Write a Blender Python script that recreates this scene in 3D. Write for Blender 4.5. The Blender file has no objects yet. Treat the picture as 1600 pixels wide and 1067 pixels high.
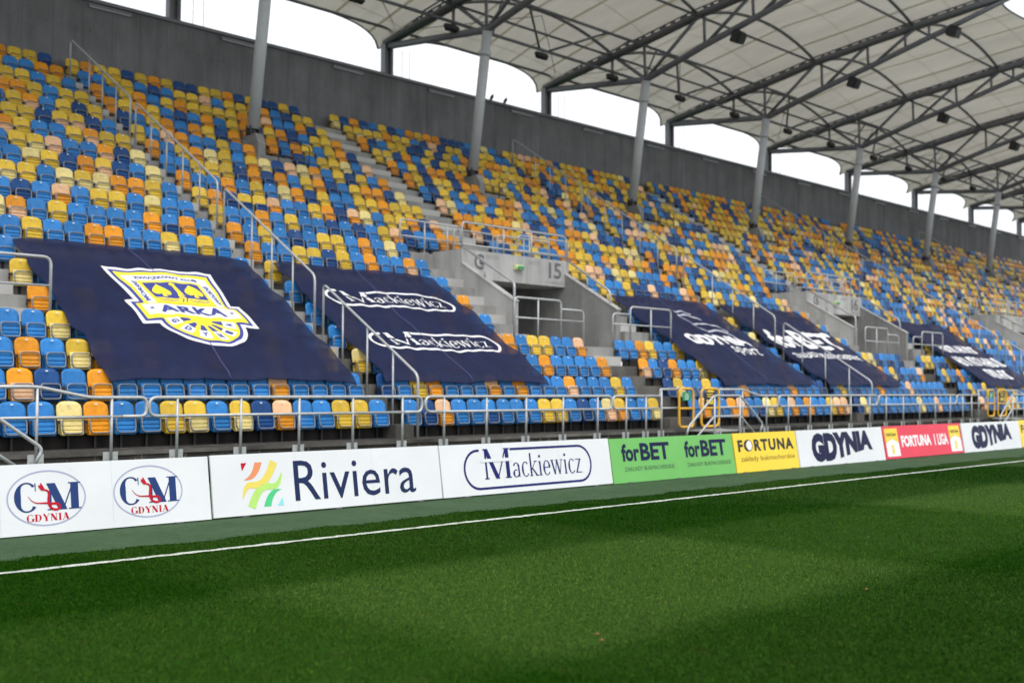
import bpy, bmesh, math, random
import numpy as np
from mathutils import Vector, Matrix

random.seed(7)
rng = np.random.default_rng(7)
SC = bpy.context.scene
COL = SC.collection

# ------------------------------------------------------------------ camera, sky, sun, exposure
cam_d = bpy.data.cameras.new('camera')
cam = bpy.data.objects.new('camera', cam_d)
COL.objects.link(cam)
RT = (0.70017167, -0.71396011, 0.00453706)
UP = (-0.03194563, -0.02497912, 0.99917742)
FW = (0.71325949, 0.69974067, 0.04029758)
CZ = 1.80
cam.matrix_world = Matrix(((RT[0], UP[0], -FW[0], 0), (RT[1], UP[1], -FW[1], 0), (RT[2], UP[2], -FW[2], CZ), (0, 0, 0, 1)))
cam_d.sensor_width = 36.0
cam_d.sensor_fit = 'HORIZONTAL'
cam_d.lens = 1793.688 * 36.0 / 1600.0
cam_d.clip_start = 0.1
cam_d.clip_end = 2000
cam_d.dof.use_dof = True
cam_d.dof.focus_distance = 15.0
cam_d.dof.aperture_fstop = 1.1
SC.camera = cam

SUN_EL, SUN_AZ = math.radians(58), math.radians(205)   # behind the photographer, veiled by cloud
world = bpy.data.worlds.new('World')
SC.world = world
world.use_nodes = True
wn, wl = world.node_tree.nodes, world.node_tree.links
for n in list(wn):
    wn.remove(n)
w_out = wn.new('ShaderNodeOutputWorld')
w_bg = wn.new('ShaderNodeBackground')
w_sky = wn.new('ShaderNodeTexSky')
w_sky.sky_type = 'NISHITA'
w_sky.sun_disc = False
w_sky.sun_elevation = SUN_EL
w_sky.sun_rotation = SUN_AZ
w_sky.dust_density = 4.0
w_hs = wn.new('ShaderNodeHueSaturation')
w_hs.inputs['Saturation'].default_value = 0.10
w_mix = wn.new('ShaderNodeMix')
w_mix.data_type = 'RGBA'
w_mix.inputs['Factor'].default_value = 0.8
w_mix.inputs['B'].default_value = (8.3, 8.6, 8.9, 1)      # even cloud layer
wl.new(w_sky.outputs['Color'], w_hs.inputs['Color'])
wl.new(w_hs.outputs['Color'], w_mix.inputs['A'])
wl.new(w_mix.outputs['Result'], w_bg.inputs['Color'])
w_bg.inputs['Strength'].default_value = 0.1
wl.new(w_bg.outputs['Background'], w_out.inputs['Surface'])

sun_d = bpy.data.lights.new('sun', 'SUN')
sun_d.energy = 1.25
sun_d.angle = math.radians(40)
sun_d.color = (1.0, 0.97, 0.93)
sun = bpy.data.objects.new('sun', sun_d)
COL.objects.link(sun)
_sd = Vector((math.sin(SUN_AZ) * math.cos(SUN_EL), math.cos(SUN_AZ) * math.cos(SUN_EL), math.sin(SUN_EL)))
sun.rotation_euler = _sd.to_track_quat('Z', 'Y').to_euler()
sun.location = (0, -10, 40)

SC.view_settings.view_transform = 'Standard'
SC.view_settings.look = 'None'
SC.view_settings.gamma = 1.0
SC.view_settings.use_curve_mapping = False
SC.view_settings.exposure = 0.74
SC.cycles.max_bounces = 7
SC.cycles.transparent_max_bounces = 12

# ------------------------------------------------------------------ measured layout (metres; X along the stand, Y into it)
MOD = 20.9                       # tunnel to tunnel
def VC(k): return 26.96 + MOD * k          # tunnel centres, k = 0 is tunnel 15
def RA(k): return 16.55 + MOD * k          # railed aisles
KT = range(-1, 5)
TREAD, RISE, NROW = 0.9324, 0.5979, 20
def seat_y(i): return 19.851 + TREAD * (i - 1)
def row_z(i): return 0.675 + RISE * (i - 1)
def nose(i): return 18.95 if i == 1 else 20.0 + TREAD * (i - 2)
XMIN, XMAX = -9.0, 118.0
YW, ZW = 38.12, 15.25
BAY = 10.45
def TX(j): return 21.73 + BAY * j

# ------------------------------------------------------------------ materials
def s2l(c):
    return tuple(((v / 255) / 12.92 if v / 255 <= 0.04045 else ((v / 255 + 0.055) / 1.055) ** 2.4) for v in c)

def new_mat(name):
    m = bpy.data.materials.new(name)
    m.use_nodes = True
    nt = m.node_tree
    b = nt.nodes['Principled BSDF']
    return m, nt, b

def N(nt, t, **kw):
    n = nt.nodes.new(t)
    for k, v in kw.items():
        setattr(n, k, v)
    return n

def noise(nt, scale, detail=4, rough=0.6, vec=None, coord='Object', stretch=None):
    tc = N(nt, 'ShaderNodeTexCoord') if coord != 'Pos' else N(nt, 'ShaderNodeNewGeometry')
    out = tc.outputs['Position'] if coord == 'Pos' else tc.outputs[coord]
    if stretch:
        mp = N(nt, 'ShaderNodeMapping')
        mp.inputs['Scale'].default_value = stretch
        nt.links.new(out, mp.inputs['Vector'])
        out = mp.outputs['Vector']
    n = N(nt, 'ShaderNodeTexNoise')
    n.inputs['Scale'].default_value = scale
    n.inputs['Detail'].default_value = detail
    n.inputs['Roughness'].default_value = rough
    nt.links.new(out, n.inputs['Vector'])
    return n.outputs['Fac']

def ramp(nt, fac, stops):
    r = N(nt, 'ShaderNodeValToRGB')
    els = r.color_ramp.elements
    while len(els) < len(stops):
        els.new(0.5)
    for e, (p, c) in zip(els, stops):
        e.position = p
        e.color = c if len(c) == 4 else (*c, 1)
    nt.links.new(fac, r.inputs['Fac'])
    return r.outputs['Color']

def mixc(nt, fac, a, b, mode='MIX'):
    m = N(nt, 'ShaderNodeMix', data_type='RGBA', blend_type=mode)
    for key, v in (('Factor', fac), ('A', a), ('B', b)):
        s = m.inputs[key]
        if isinstance(v, (int, float)):
            s.default_value = v
        elif isinstance(v, tuple):
            s.default_value = v if len(v) == 4 else (*v, 1)
        else:
            nt.links.new(v, s)
    return m.outputs['Result']

def math_n(nt, op, a, b=None):
    m = N(nt, 'ShaderNodeMath', operation=op)
    for i, v in enumerate((a, b)):
        if v is None:
            continue
        if isinstance(v, (int, float)):
            m.inputs[i].default_value = v
        else:
            nt.links.new(v, m.inputs[i])
    return m.outputs[0]

def bump(nt, b, fac, strength=0.2, dist=0.01):
    bp = N(nt, 'ShaderNodeBump')
    bp.inputs['Strength'].default_value = strength
    bp.inputs['Distance'].default_value = dist
    nt.links.new(fac, bp.inputs['Height'])
    nt.links.new(bp.outputs['Normal'], b.inputs['Normal'])

M = {}
def plain(name, col, rough=0.5, metal=0.0, var=0.12, scale=6.0, spec=0.5, coord='Pos'):
    m, nt, b = new_mat(name)
    f = noise(nt, scale, 5, 0.6, coord=coord)
    lo = tuple(c * (1 - var) for c in col)
    hi = tuple(min(1, c * (1 + var)) for c in col)
    nt.links.new(ramp(nt, f, [(0.3, lo), (0.7, hi)]), b.inputs['Base Color'])
    b.inputs['Roughness'].default_value = rough
    b.inputs['Metallic'].default_value = metal
    b.inputs['Specular IOR Level'].default_value = spec
    M[name] = m
    return m

def concrete(name, col, stain=0.45, streak=True, fine=0.10):
    m, nt, b = new_mat(name)
    big = noise(nt, 0.55, 6, 0.65, coord='Pos')
    c = ramp(nt, big, [(0.28, tuple(v * (1 - stain) for v in col)), (0.62, col), (0.85, tuple(v * 1.12 for v in col))])
    if streak:
        st = noise(nt, 1.6, 5, 0.7, coord='Pos', stretch=(1.0, 1.0, 0.10))
        c = mixc(nt, 0.75, c, ramp(nt, st, [(0.35, (0.62, 0.62, 0.63)), (0.6, (1, 1, 1))]), 'MULTIPLY')
    g = noise(nt, 55, 3, 0.7, coord='Pos')
    c = mixc(nt, 0.6, c, ramp(nt, g, [(0.3, (1 - 2 * fine,) * 3), (0.7, (1, 1, 1))]), 'MULTIPLY')
    nt.links.new(c, b.inputs['Base Color'])
    b.inputs['Roughness'].default_value = 0.9
    b.inputs['Specular IOR Level'].default_value = 0.25
    bump(nt, b, g, 0.25, 0.004)
    M[name] = m

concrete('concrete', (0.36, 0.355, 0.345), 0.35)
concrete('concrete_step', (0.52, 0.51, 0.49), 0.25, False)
concrete('concrete_wall', (0.235, 0.235, 0.255), 0.30)
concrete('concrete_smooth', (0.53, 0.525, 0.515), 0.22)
concrete('concrete_dirty_shade', (0.030, 0.027, 0.025), 0.75)  # stained concrete, with the darkness under the front seats put into its colour
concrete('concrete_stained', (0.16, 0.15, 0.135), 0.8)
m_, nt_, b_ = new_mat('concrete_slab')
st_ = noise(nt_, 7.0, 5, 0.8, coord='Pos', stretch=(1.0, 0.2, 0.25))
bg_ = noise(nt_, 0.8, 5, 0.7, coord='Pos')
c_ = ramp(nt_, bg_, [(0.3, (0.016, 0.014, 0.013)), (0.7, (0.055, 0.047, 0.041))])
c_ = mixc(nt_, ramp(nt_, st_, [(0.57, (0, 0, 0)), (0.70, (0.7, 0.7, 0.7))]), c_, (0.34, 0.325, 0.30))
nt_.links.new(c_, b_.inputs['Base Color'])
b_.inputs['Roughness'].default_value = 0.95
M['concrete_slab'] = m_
plain('galvanised', (0.46, 0.47, 0.48), 0.45, 0.35, 0.12, 9)
plain('column_paint', (0.52, 0.535, 0.575), 0.5, 0.0, 0.06, 2)
plain('roof_steel', (0.180, 0.182, 0.212), 0.5, 0.0, 0.10, 3)
plain('loop_steel', (0.24, 0.245, 0.26), 0.4, 0.5, 0.12, 9)
plain('dark_plastic', (0.022, 0.022, 0.026), 0.5, 0.0, 0.2, 20)
plain('black_metal', (0.03, 0.03, 0.034), 0.5, 0.0, 0.2, 8)
plain('yellow_paint', (0.74, 0.40, 0.02), 0.4, 0.0, 0.08, 6)
plain('white_tag', (0.8, 0.8, 0.8), 0.5, 0.0, 0.03)
plain('board_white', (0.72, 0.735, 0.76), 0.5, 0.0, 0.03, 1.2, 0.2)
m_, nt_, b_ = new_mat('board_white')
c_ = ramp(nt_, noise(nt_, 1.2, 5, 0.6, coord='Pos'), [(0.3, (0.69, 0.705, 0.735)), (0.7, (0.74, 0.755, 0.775))])
c_ = mixc(nt_, ramp(nt_, noise(nt_, 3.5, 7, 0.78, coord='Pos', stretch=(0.5, 1, 1.6)), [(0.60, (0, 0, 0)), (0.78, (0.22, 0.22, 0.22))]), c_, (0.42, 0.40, 0.36))
nt_.links.new(c_, b_.inputs['Base Color'])
b_.inputs['Roughness'].default_value = 0.5
b_.inputs['Specular IOR Level'].default_value = 0.2
M['board_white'] = m_
plain('board_green', s2l((104, 178, 88)), 0.42, 0.0, 0.04, 2)
plain('board_yellow', s2l((238, 205, 45)), 0.42, 0.0, 0.04, 2)
plain('board_red', s2l((222, 40, 70)), 0.42, 0.0, 0.05, 2)
plain('board_joint', (0.60, 0.61, 0.63), 0.6, 0.0, 0.2)
plain('board_edge', (0.12, 0.12, 0.13), 0.6, 0.0, 0.1)
plain('ink_navy', s2l((20, 24, 64)), 0.5, 0.0, 0.05, 6, 0.2)
plain('ink_indigo', s2l((26, 32, 100)), 0.5, 0.0, 0.05, 6, 0.2)
plain('ink_blue', s2l((36, 60, 114)), 0.5, 0.0, 0.05, 6, 0.2)
plain('ink_darkblue', s2l((28, 42, 82)), 0.5, 0.0, 0.05, 6, 0.2)
plain('ink_lilac', s2l((160, 165, 195)), 0.45, 0.0, 0.05)
plain('ink_red', s2l((186, 16, 42)), 0.5, 0.0, 0.05, 6, 0.2)
plain('ink_black', s2l((22, 20, 20)), 0.45, 0.0, 0.05)
plain('ink_grey', s2l((120, 95, 25)), 0.5, 0.0, 0.05)
plain('ink_greengrey', s2l((58, 92, 70)), 0.5, 0.0, 0.05)
plain('ink_orange', s2l((226, 140, 92)), 0.45, 0.0, 0.05)
plain('ink_gold', s2l((228, 208, 92)), 0.45, 0.0, 0.05)
plain('ink_lime', s2l((176, 220, 110)), 0.45, 0.0, 0.05)
plain('ink_green', s2l((70, 196, 128)), 0.45, 0.0, 0.05)
plain('ink_cyan', s2l((135, 212, 220)), 0.45, 0.0, 0.05)
plain('ink_white', (0.82, 0.82, 0.84), 0.5, 0.0, 0.03)
plain('print_white', (0.78, 0.78, 0.80), 0.6, 0.0, 0.05, 3)
plain('banner_seam', s2l((70, 74, 120)), 0.6, 0.0, 0.1)
plain('print_pale', (0.42, 0.42, 0.50), 0.6, 0.0, 0.05, 3)
plain('print_yellow', s2l((245, 225, 50)), 0.6, 0.0, 0.05, 3)
plain('print_blue', s2l((52, 62, 140)), 0.6, 0.0, 0.05, 3)
plain('sign_green', s2l((30, 145, 95)), 0.45, 0.0, 0.05)
plain('sign_pale', s2l((205, 215, 150)), 0.45, 0.0, 0.05)
plain('sign_dark', s2l((30, 32, 44)), 0.45, 0.0, 0.05)
plain('stencil', (0.13, 0.13, 0.135), 0.85, 0.0, 0.25, 12)
plain('stencil_faint', (0.30, 0.295, 0.29), 0.85, 0.0, 0.15, 12)
plain('leaf_brown', (0.26, 0.105, 0.035), 0.8, 0.0, 0.3, 60)
plain('lamp_glass', (0.5, 0.5, 0.48), 0.3, 0.0, 0.05)
plain('bird_dark', (0.03, 0.025, 0.028), 0.7, 0.0, 0.3, 30)

SEATC = {'B': (0.026, 0.200, 0.53), 'N': (0.008, 0.062, 0.22), 'Y': (0.72, 0.48, 0.045), 'P': (0.80, 0.66, 0.27),
         'O': (0.76, 0.30, 0.013), 'H': (0.82, 0.50, 0.29)}
SEATN = {'B': 'blue', 'N': 'dark blue', 'Y': 'yellow', 'P': 'pale yellow', 'O': 'orange', 'H': 'peach'}
def seat_shader(name, col=None):
    m, nt, b = new_mat(name)
    f = noise(nt, 9, 4, 0.65, coord='Pos')
    if col is None:
        at = N(nt, 'ShaderNodeAttribute', attribute_name='Col')
        base = at.outputs['Color']
    else:
        oi = N(nt, 'ShaderNodeObjectInfo')
        v = math_n(nt, 'ADD', math_n(nt, 'MULTIPLY', oi.outputs['Random'], 0.34), 0.82)
        base = mixc(nt, 1.0, (*col, 1), v, 'MULTIPLY')
        nt.links.new(v, nt.nodes[-1].inputs['B']) if False else None
    c = mixc(nt, 0.8, base, ramp(nt, f, [(0.3, (0.74, 0.74, 0.74)), (0.65, (1, 1, 1))]), 'MULTIPLY')
    c = mixc(nt, ramp(nt, noise(nt, 2.2, 4, 0.6, coord='Pos'), [(0.55, (0, 0, 0)), (0.85, (0.09, 0.09, 0.09))]), c, (0.55, 0.53, 0.5))
    nt.links.new(c, b.inputs['Base Color'])
    b.inputs['Roughness'].default_value = 0.45
    b.inputs['Specular IOR Level'].default_value = 0.28
    M[name] = m
seat_shader('seat_mass')
for k_, c_ in SEATC.items():
    seat_shader('seat_' + k_, c_)

# membrane: woven fabric that lets daylight through; welded seams are doubled cloth
m_, nt_, b_ = new_mat('membrane')
geo = N(nt_, 'ShaderNodeNewGeometry')
sep = N(nt_, 'ShaderNodeSeparateXYZ')
nt_.links.new(geo.outputs['Position'], sep.inputs[0])
fx = math_n(nt_, 'FRACT', math_n(nt_, 'DIVIDE', math_n(nt_, 'SUBTRACT', sep.outputs['X'], TX(-3)), BAY / 5))
seam = math_n(nt_, 'LESS_THAN', math_n(nt_, 'ABSOLUTE', math_n(nt_, 'SUBTRACT', fx, 0.5)), 0.034)
fy = math_n(nt_, 'FRACT', math_n(nt_, 'DIVIDE', sep.outputs['Y'], 5.1))
seam2 = math_n(nt_, 'MULTIPLY', math_n(nt_, 'LESS_THAN', math_n(nt_, 'ABSOLUTE', math_n(nt_, 'SUBTRACT', fy, 0.5)), 0.008), 0.5)
seam = math_n(nt_, 'MAXIMUM', seam, seam2)
dirt = noise(nt_, 0.55, 7, 0.72, coord='Pos', stretch=(1.6, 0.35, 1))
tc_ = ramp(nt_, dirt, [(0.3, (0.138, 0.130, 0.115)), (0.7, (0.182, 0.172, 0.154))])
tc_ = mixc(nt_, seam, tc_, (0.072, 0.064, 0.044))
nt_.nodes.remove(b_)
df_ = N(nt_, 'ShaderNodeBsdfDiffuse')
tr_ = N(nt_, 'ShaderNodeBsdfTranslucent')
ad_ = N(nt_, 'ShaderNodeAddShader')
nt_.links.new(ramp(nt_, dirt, [(0.3, (0.40, 0.38, 0.345)), (0.7, (0.48, 0.46, 0.425))]), df_.inputs['Color'])
nt_.links.new(tc_, tr_.inputs['Color'])
nt_.links.new(df_.outputs[0], ad_.inputs[0])
nt_.links.new(tr_.outputs[0], ad_.inputs[1])
nt_.links.new(ad_.outputs[0], nt_.nodes['Material Output'].inputs['Surface'])
M['membrane'] = m_

# banner cloth: open-weave mesh, seats ghost through it faintly
m_, nt_, b_ = new_mat('banner_cloth')
f_ = noise(nt_, 1.3, 5, 0.6, coord='Pos')
nt_.links.new(ramp(nt_, f_, [(0.3, s2l((18, 25, 56))), (0.7, s2l((25, 32, 68)))]), b_.inputs['Base Color'])
b_.inputs['Roughness'].default_value = 0.62
b_.inputs['Specular IOR Level'].default_value = 0.22
tp_ = N(nt_, 'ShaderNodeBsdfTransparent')
mx_ = N(nt_, 'ShaderNodeMixShader')
mx_.inputs[0].default_value = 0.11
nt_.links.new(b_.outputs[0], mx_.inputs[1])
nt_.links.new(tp_.outputs[0], mx_.inputs[2])
nt_.links.new(mx_.outputs[0], nt_.nodes['Material Output'].inputs['Surface'])
w_ = noise(nt_, 3.0, 3, 0.5, coord='Pos', stretch=(1.4, 0.5, 0.5))
bump(nt_, b_, w_, 0.35, 0.03)
M['banner_cloth'] = m_

# grass
def stripes(nt):  # light and dark sheen of the laid-over blades, put into the colour
    """mowing pattern: passes along and across the pitch, soft edged and uneven"""
    g = N(nt, 'ShaderNodeNewGeometry')
    s = N(nt, 'ShaderNodeSeparateXYZ')
    nt.links.new(g.outputs['Position'], s.inputs[0])
    wob = math_n(nt, 'MULTIPLY', math_n(nt, 'SUBTRACT', noise(nt, 1.6, 6, 0.75, coord='Pos'), 0.5), 0.5)
    def edge(v, k):
        return math_n(nt, 'MAXIMUM', math_n(nt, 'MINIMUM', math_n(nt, 'MULTIPLY', v, k), 1.0), -1.0)
    a = edge(math_n(nt, 'SINE', math_n(nt, 'MULTIPLY', math_n(nt, 'ADD', math_n(nt, 'SUBTRACT', s.outputs['Y'], 5.2), wob), math.pi / 3.55)), 5.0)
    b = edge(math_n(nt, 'SINE', math_n(nt, 'MULTIPLY', math_n(nt, 'ADD', math_n(nt, 'SUBTRACT', s.outputs['X'], 5.65), wob), math.pi / 5.6)), 5.0)
    both = math_n(nt, 'MINIMUM', a, b)
    return math_n(nt, 'MULTIPLY', math_n(nt, 'ADD', both, math_n(nt, 'ADD', a, math_n(nt, 'MULTIPLY', b, 0.8))), 0.36)
def grass_mat(name, dark, light, blade):
    m, nt, b = new_mat(name)
    st = math_n(nt, 'ADD', math_n(nt, 'MULTIPLY', stripes(nt), 0.42), 0.5)
    patch = noise(nt, 1.7, 6, 0.7, coord='Pos')
    mixf = math_n(nt, 'ADD', math_n(nt, 'MULTIPLY', st, 0.72), math_n(nt, 'MULTIPLY', patch, 0.36))
    c = ramp(nt, mixf, [(0.22, dark), (0.80, light)])
    fine = noise(nt, 42, 4, 0.75, coord='Pos')
    c = mixc(nt, 0.9, c, ramp(nt, fine, [(0.3, (0.45, 0.48, 0.45)), (0.52, (1, 1, 1)), (0.75, (1.5, 1.4, 1.25))]), 'MULTIPLY')
    dry = noise(nt, 3.1, 5, 0.7, coord='Pos')
    c = mixc(nt, ramp(nt, dry, [(0.60, (0, 0, 0)), (0.78, (0.5, 0.5, 0.5))]), c, (0.085, 0.070, 0.022))
    if blade:
        rnd = N(nt, 'ShaderNodeNewGeometry').outputs['Random Per Island']
        c = mixc(nt, 1.0, c, ramp(nt, rnd, [(0.0, (0.68, 0.72, 0.6)), (0.6, (1.02, 1.02, 1.0)), (0.955, (1.25, 1.2, 1.25)), (0.96, (2.2, 1.8, 1.9)), (1.0, (2.6, 1.9, 1.5))]), 'MULTIPLY')
    nt.links.new(c, b.inputs['Base Color'])
    b.inputs['Roughness'].default_value = 0.75
    b.inputs['Specular IOR Level'].default_value = 0.04
    if not blade:
        bump(nt, b, fine, 0.8, 0.02)
    M[name] = m
grass_mat('pitch_grass', (0.0075, 0.036, 0.0004), (0.035, 0.076, 0.012), False)
grass_mat('grass_blade', (0.0125, 0.061, 0.0006), (0.053, 0.117, 0.018), True)
m_, nt_, b_ = new_mat('carpet_turf')
f1_ = noise(nt_, 0.9, 5, 0.6, coord='Pos')
f2_ = noise(nt_, 70, 3, 0.7, coord='Pos')
c_ = ramp(nt_, f1_, [(0.3, (0.048, 0.090, 0.045)), (0.7, (0.066, 0.112, 0.060))])
c_ = mixc(nt_, 0.9, c_, ramp(nt_, f2_, [(0.3, (0.6, 0.62, 0.6)), (0.7, (1.2, 1.15, 1.2))]), 'MULTIPLY')
c_ = mixc(nt_, 0.8, c_, ramp(nt_, noise(nt_, 5, 6, 0.75, coord='Pos'), [(0.35, (0.72, 0.76, 0.70)), (0.65, (1.1, 1.08, 1.1))]), 'MULTIPLY')
c_ = mixc(nt_, ramp(nt_, noise(nt_, 2.4, 6, 0.75, coord='Pos', stretch=(0.6, 1.6, 1)), [(0.66, (0, 0, 0)), (0.74, (0.7, 0.7, 0.7))]), c_, (0.045, 0.05, 0.022))
nt_.links.new(c_, b_.inputs['Base Color'])
b_.inputs['Roughness'].default_value = 0.95
b_.inputs['Specular IOR Level'].default_value = 0.05
bump(nt_, b_, f2_, 0.4, 0.006)
M['carpet_turf'] = m_
m_, nt_, b_ = new_mat('line_paint')
f1_ = noise(nt_, 26, 5, 0.75, coord='Pos')
nt_.links.new(ramp(nt_, f1_, [(0.30, (0.12, 0.17, 0.09)), (0.46, (0.44, 0.48, 0.42)), (0.70, (0.64, 0.66, 0.62))]), b_.inputs['Base Color'])
b_.inputs['Roughness'].default_value = 0.9
M['line_paint'] = m_

# ------------------------------------------------------------------ helpers
class MB:
    def __init__(self):
        self.v, self.f, self.s = [], [], []
    def add(self, vs, fs, smooth=False):
        o = len(self.v)
        self.v += [tuple(p) for p in vs]
        self.f += [tuple(i + o for i in q) for q in fs]
        self.s += [smooth] * len(fs)
        return self
    def box(self, x0, x1, y0, y1, z0, z1):
        vs = [(x0, y0, z0), (x1, y0, z0), (x1, y1, z0), (x0, y1, z0), (x0, y0, z1), (x1, y0, z1), (x1, y1, z1), (x0, y1, z1)]
        return self.add(vs, [(0, 3, 2, 1), (4, 5, 6, 7), (0, 1, 5, 4), (1, 2, 6, 5), (2, 3, 7, 6), (3, 0, 4, 7)])
    def prism_x(self, prof, x0, x1):
        """profile of (y, z) points extruded along X"""
        n = len(prof)
        vs = [(x0, y, z) for y, z in prof] + [(x1, y, z) for y, z in prof]
        fs = [(i, (i + 1) % n, n + (i + 1) % n, n + i) for i in range(n)]
        fs += [tuple(reversed(range(n))), tuple(range(n, 2 * n))]
        return self.add(vs, fs)
    def tube(self, path, r, sides=8, closed=False, smooth=True):
        P = [Vector(p) for p in path]
        n = len(P)
        rr = r if isinstance(r, (list, tuple)) else [r] * n
        vs, fs = [], []
        t0 = (P[1] - P[0]).normalized()
        ref = Vector((0, 0, 1)) if abs(t0.z) < 0.9 else Vector((1, 0, 0))
        nrm = (ref - t0 * ref.dot(t0)).normalized()
        for i in range(n):
            if closed:
                t = (P[(i + 1) % n] - P[i - 1]).normalized()
            else:
                t = (P[min(i + 1, n - 1)] - P[max(i - 1, 0)]).normalized()
            nrm = (nrm - t * nrm.dot(t))
            nrm = nrm.normalized() if nrm.length > 1e-6 else t.orthogonal().normalized()
            bn = t.cross(nrm)
            for k in range(sides):
                a = 2 * math.pi * k / sides
                vs.append(P[i] + (nrm * math.cos(a) + bn * math.sin(a)) * rr[i])
        rings = n if closed else n - 1
        for i in range(rings):
            j = (i + 1) % n
            for k in range(sides):
                k2 = (k + 1) % sides
                fs.append((i * sides + k, i * sides + k2, j * sides + k2, j * sides + k))
        o = len(self.f)
        self.add(vs, fs, smooth)
        if not closed:
            b = len(self.v) - len(vs)
            self.f += [tuple(b + k for k in reversed(range(sides))), tuple(b + (n - 1) * sides + k for k in range(sides))]
            self.s += [False, False]
        return self
    def mesh(self, name, mat):
        me = bpy.data.meshes.new(name)
        me.from_pydata(self.v, [], self.f)
        if any(self.s):
            me.polygons.foreach_set('use_smooth', self.s)
        if mat:
            me.materials.append(M[mat])
        me.update()
        return me
    def build(self, name, mat, parent=None):
        return link(name, self.mesh(name, mat), parent)

def link(name, me, parent=None, loc=None):
    o = bpy.data.objects.new(name, me)
    COL.objects.link(o)
    if parent is not None:
        o.parent = parent
    if loc is not None:
        o.location = loc
    return o

def tag(o, label=None, cat=None, group=None, kind=None):
    if label:
        o['label'] = label
    if cat:
        o['category'] = cat
    if group:
        o['group'] = group
    if kind:
        o['kind'] = kind
    return o

def thing(name, label, cat, group=None, loc=(0, 0, 0)):
    o = link(name, None, None, loc)
    o.empty_display_size = 0.2
    return tag(o, label, cat, group, 'thing')

def fillet(path, r, n=4):
    P = [Vector(p) for p in path]
    out = [P[0]]
    for i in range(1, len(P) - 1):
        a, b, c = P[i - 1], P[i], P[i + 1]
        d1, d2 = (a - b), (c - b)
        rr = min(r, d1.length * 0.45, d2.length * 0.45)
        p1, p2 = b + d1.normalized() * rr, b + d2.normalized() * rr
        for k in range(n + 1):
            t = k / n
            out.append(p1.lerp(b, t).lerp(b.lerp(p2, t), t))
    out.append(P[-1])
    return out

ORD = ['', 'first', 'second', 'third', 'fourth', 'fifth', 'sixth', 'seventh', 'eighth', 'ninth', 'tenth', 'eleventh', 'twelfth',
       'thirteenth', 'fourteenth', 'fifteenth', 'sixteenth', 'seventeenth', 'eighteenth', 'nineteenth', 'twentieth']

# ---- flat print: 2-D shapes laid on boards and banners
def text2d(body, box, bold=0.0, spacing=1.0, shear=0.0, keep=False):
    """verts, faces of a text fitted into box = (x0, y0, x1, y1)"""
    cu = bpy.data.curves.new('t', 'FONT')
    cu.body = body
    cu.offset = bold
    cu.space_character = spacing
    cu.shear = shear
    cu.resolution_u = 3
    ob = bpy.data.objects.new('t', cu)
    COL.objects.link(ob)
    dg = bpy.context.evaluated_depsgraph_get()
    me = bpy.data.meshes.new_from_object(ob.evaluated_get(dg))
    vs = np.array([v.co[:2] for v in me.vertices], float).reshape(-1, 2)
    fs = [tuple(p.vertices) for p in me.polygons]
    bpy.data.objects.remove(ob)
    bpy.data.curves.remove(cu)
    bpy.data.meshes.remove(me)
    lo, hi = vs.min(0), vs.max(0)
    x0, y0, x1, y1 = box
    sx, sy = (x1 - x0) / (hi[0] - lo[0]), (y1 - y0) / (hi[1] - lo[1])
    if keep:
        sx = sy = min(sx, sy)
    vs = (vs - lo) * (sx, sy) + (x0, y0)
    return [(float(a), float(b)) for a, b in vs], fs

def poly2d(pts):
    return [tuple(p) for p in pts], [tuple(range(len(pts)))]

def ring2d(outer, inner):
    n = len(outer)
    return [tuple(p) for p in outer] + [tuple(p) for p in inner], [(i, (i + 1) % n, n + (i + 1) % n, n + i) for i in range(n)]

def ribbon2d(path, w):
    """open stroke of width w (number or list) along a polyline"""
    n = len(path)
    ws = w if isinstance(w, (list, tuple)) else [w] * n
    L, R = [], []
    for i in range(n):
        a, b = path[max(i - 1, 0)], path[min(i + 1, n - 1)]
        dx, dy = b[0] - a[0], b[1] - a[1]
        d = math.hypot(dx, dy) or 1
        nx, ny = -dy / d * ws[i] / 2, dx / d * ws[i] / 2
        L.append((path[i][0] + nx, path[i][1] + ny))
        R.append((path[i][0] - nx, path[i][1] - ny))
    vs = L + R
    return vs, [(i, i + 1, n + i + 1, n + i) for i in range(n - 1)]

def ell(cx, cy, rx, ry, a0=0, a1=360, n=28):
    return [(cx + rx * math.cos(math.radians(a0 + (a1 - a0) * i / n)), cy + ry * math.sin(math.radians(a0 + (a1 - a0) * i / n))) for i in range(n + 1)]

def bez(p0, p1, p2, p3, n=12):
    out = []
    for i in range(n + 1):
        t = i / n
        a, b, c, d = (1 - t) ** 3, 3 * t * (1 - t) ** 2, 3 * t * t * (1 - t), t ** 3
        out.append((a * p0[0] + b * p1[0] + c * p2[0] + d * p3[0], a * p0[1] + b * p1[1] + c * p2[1] + d * p3[1]))
    return out

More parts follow.
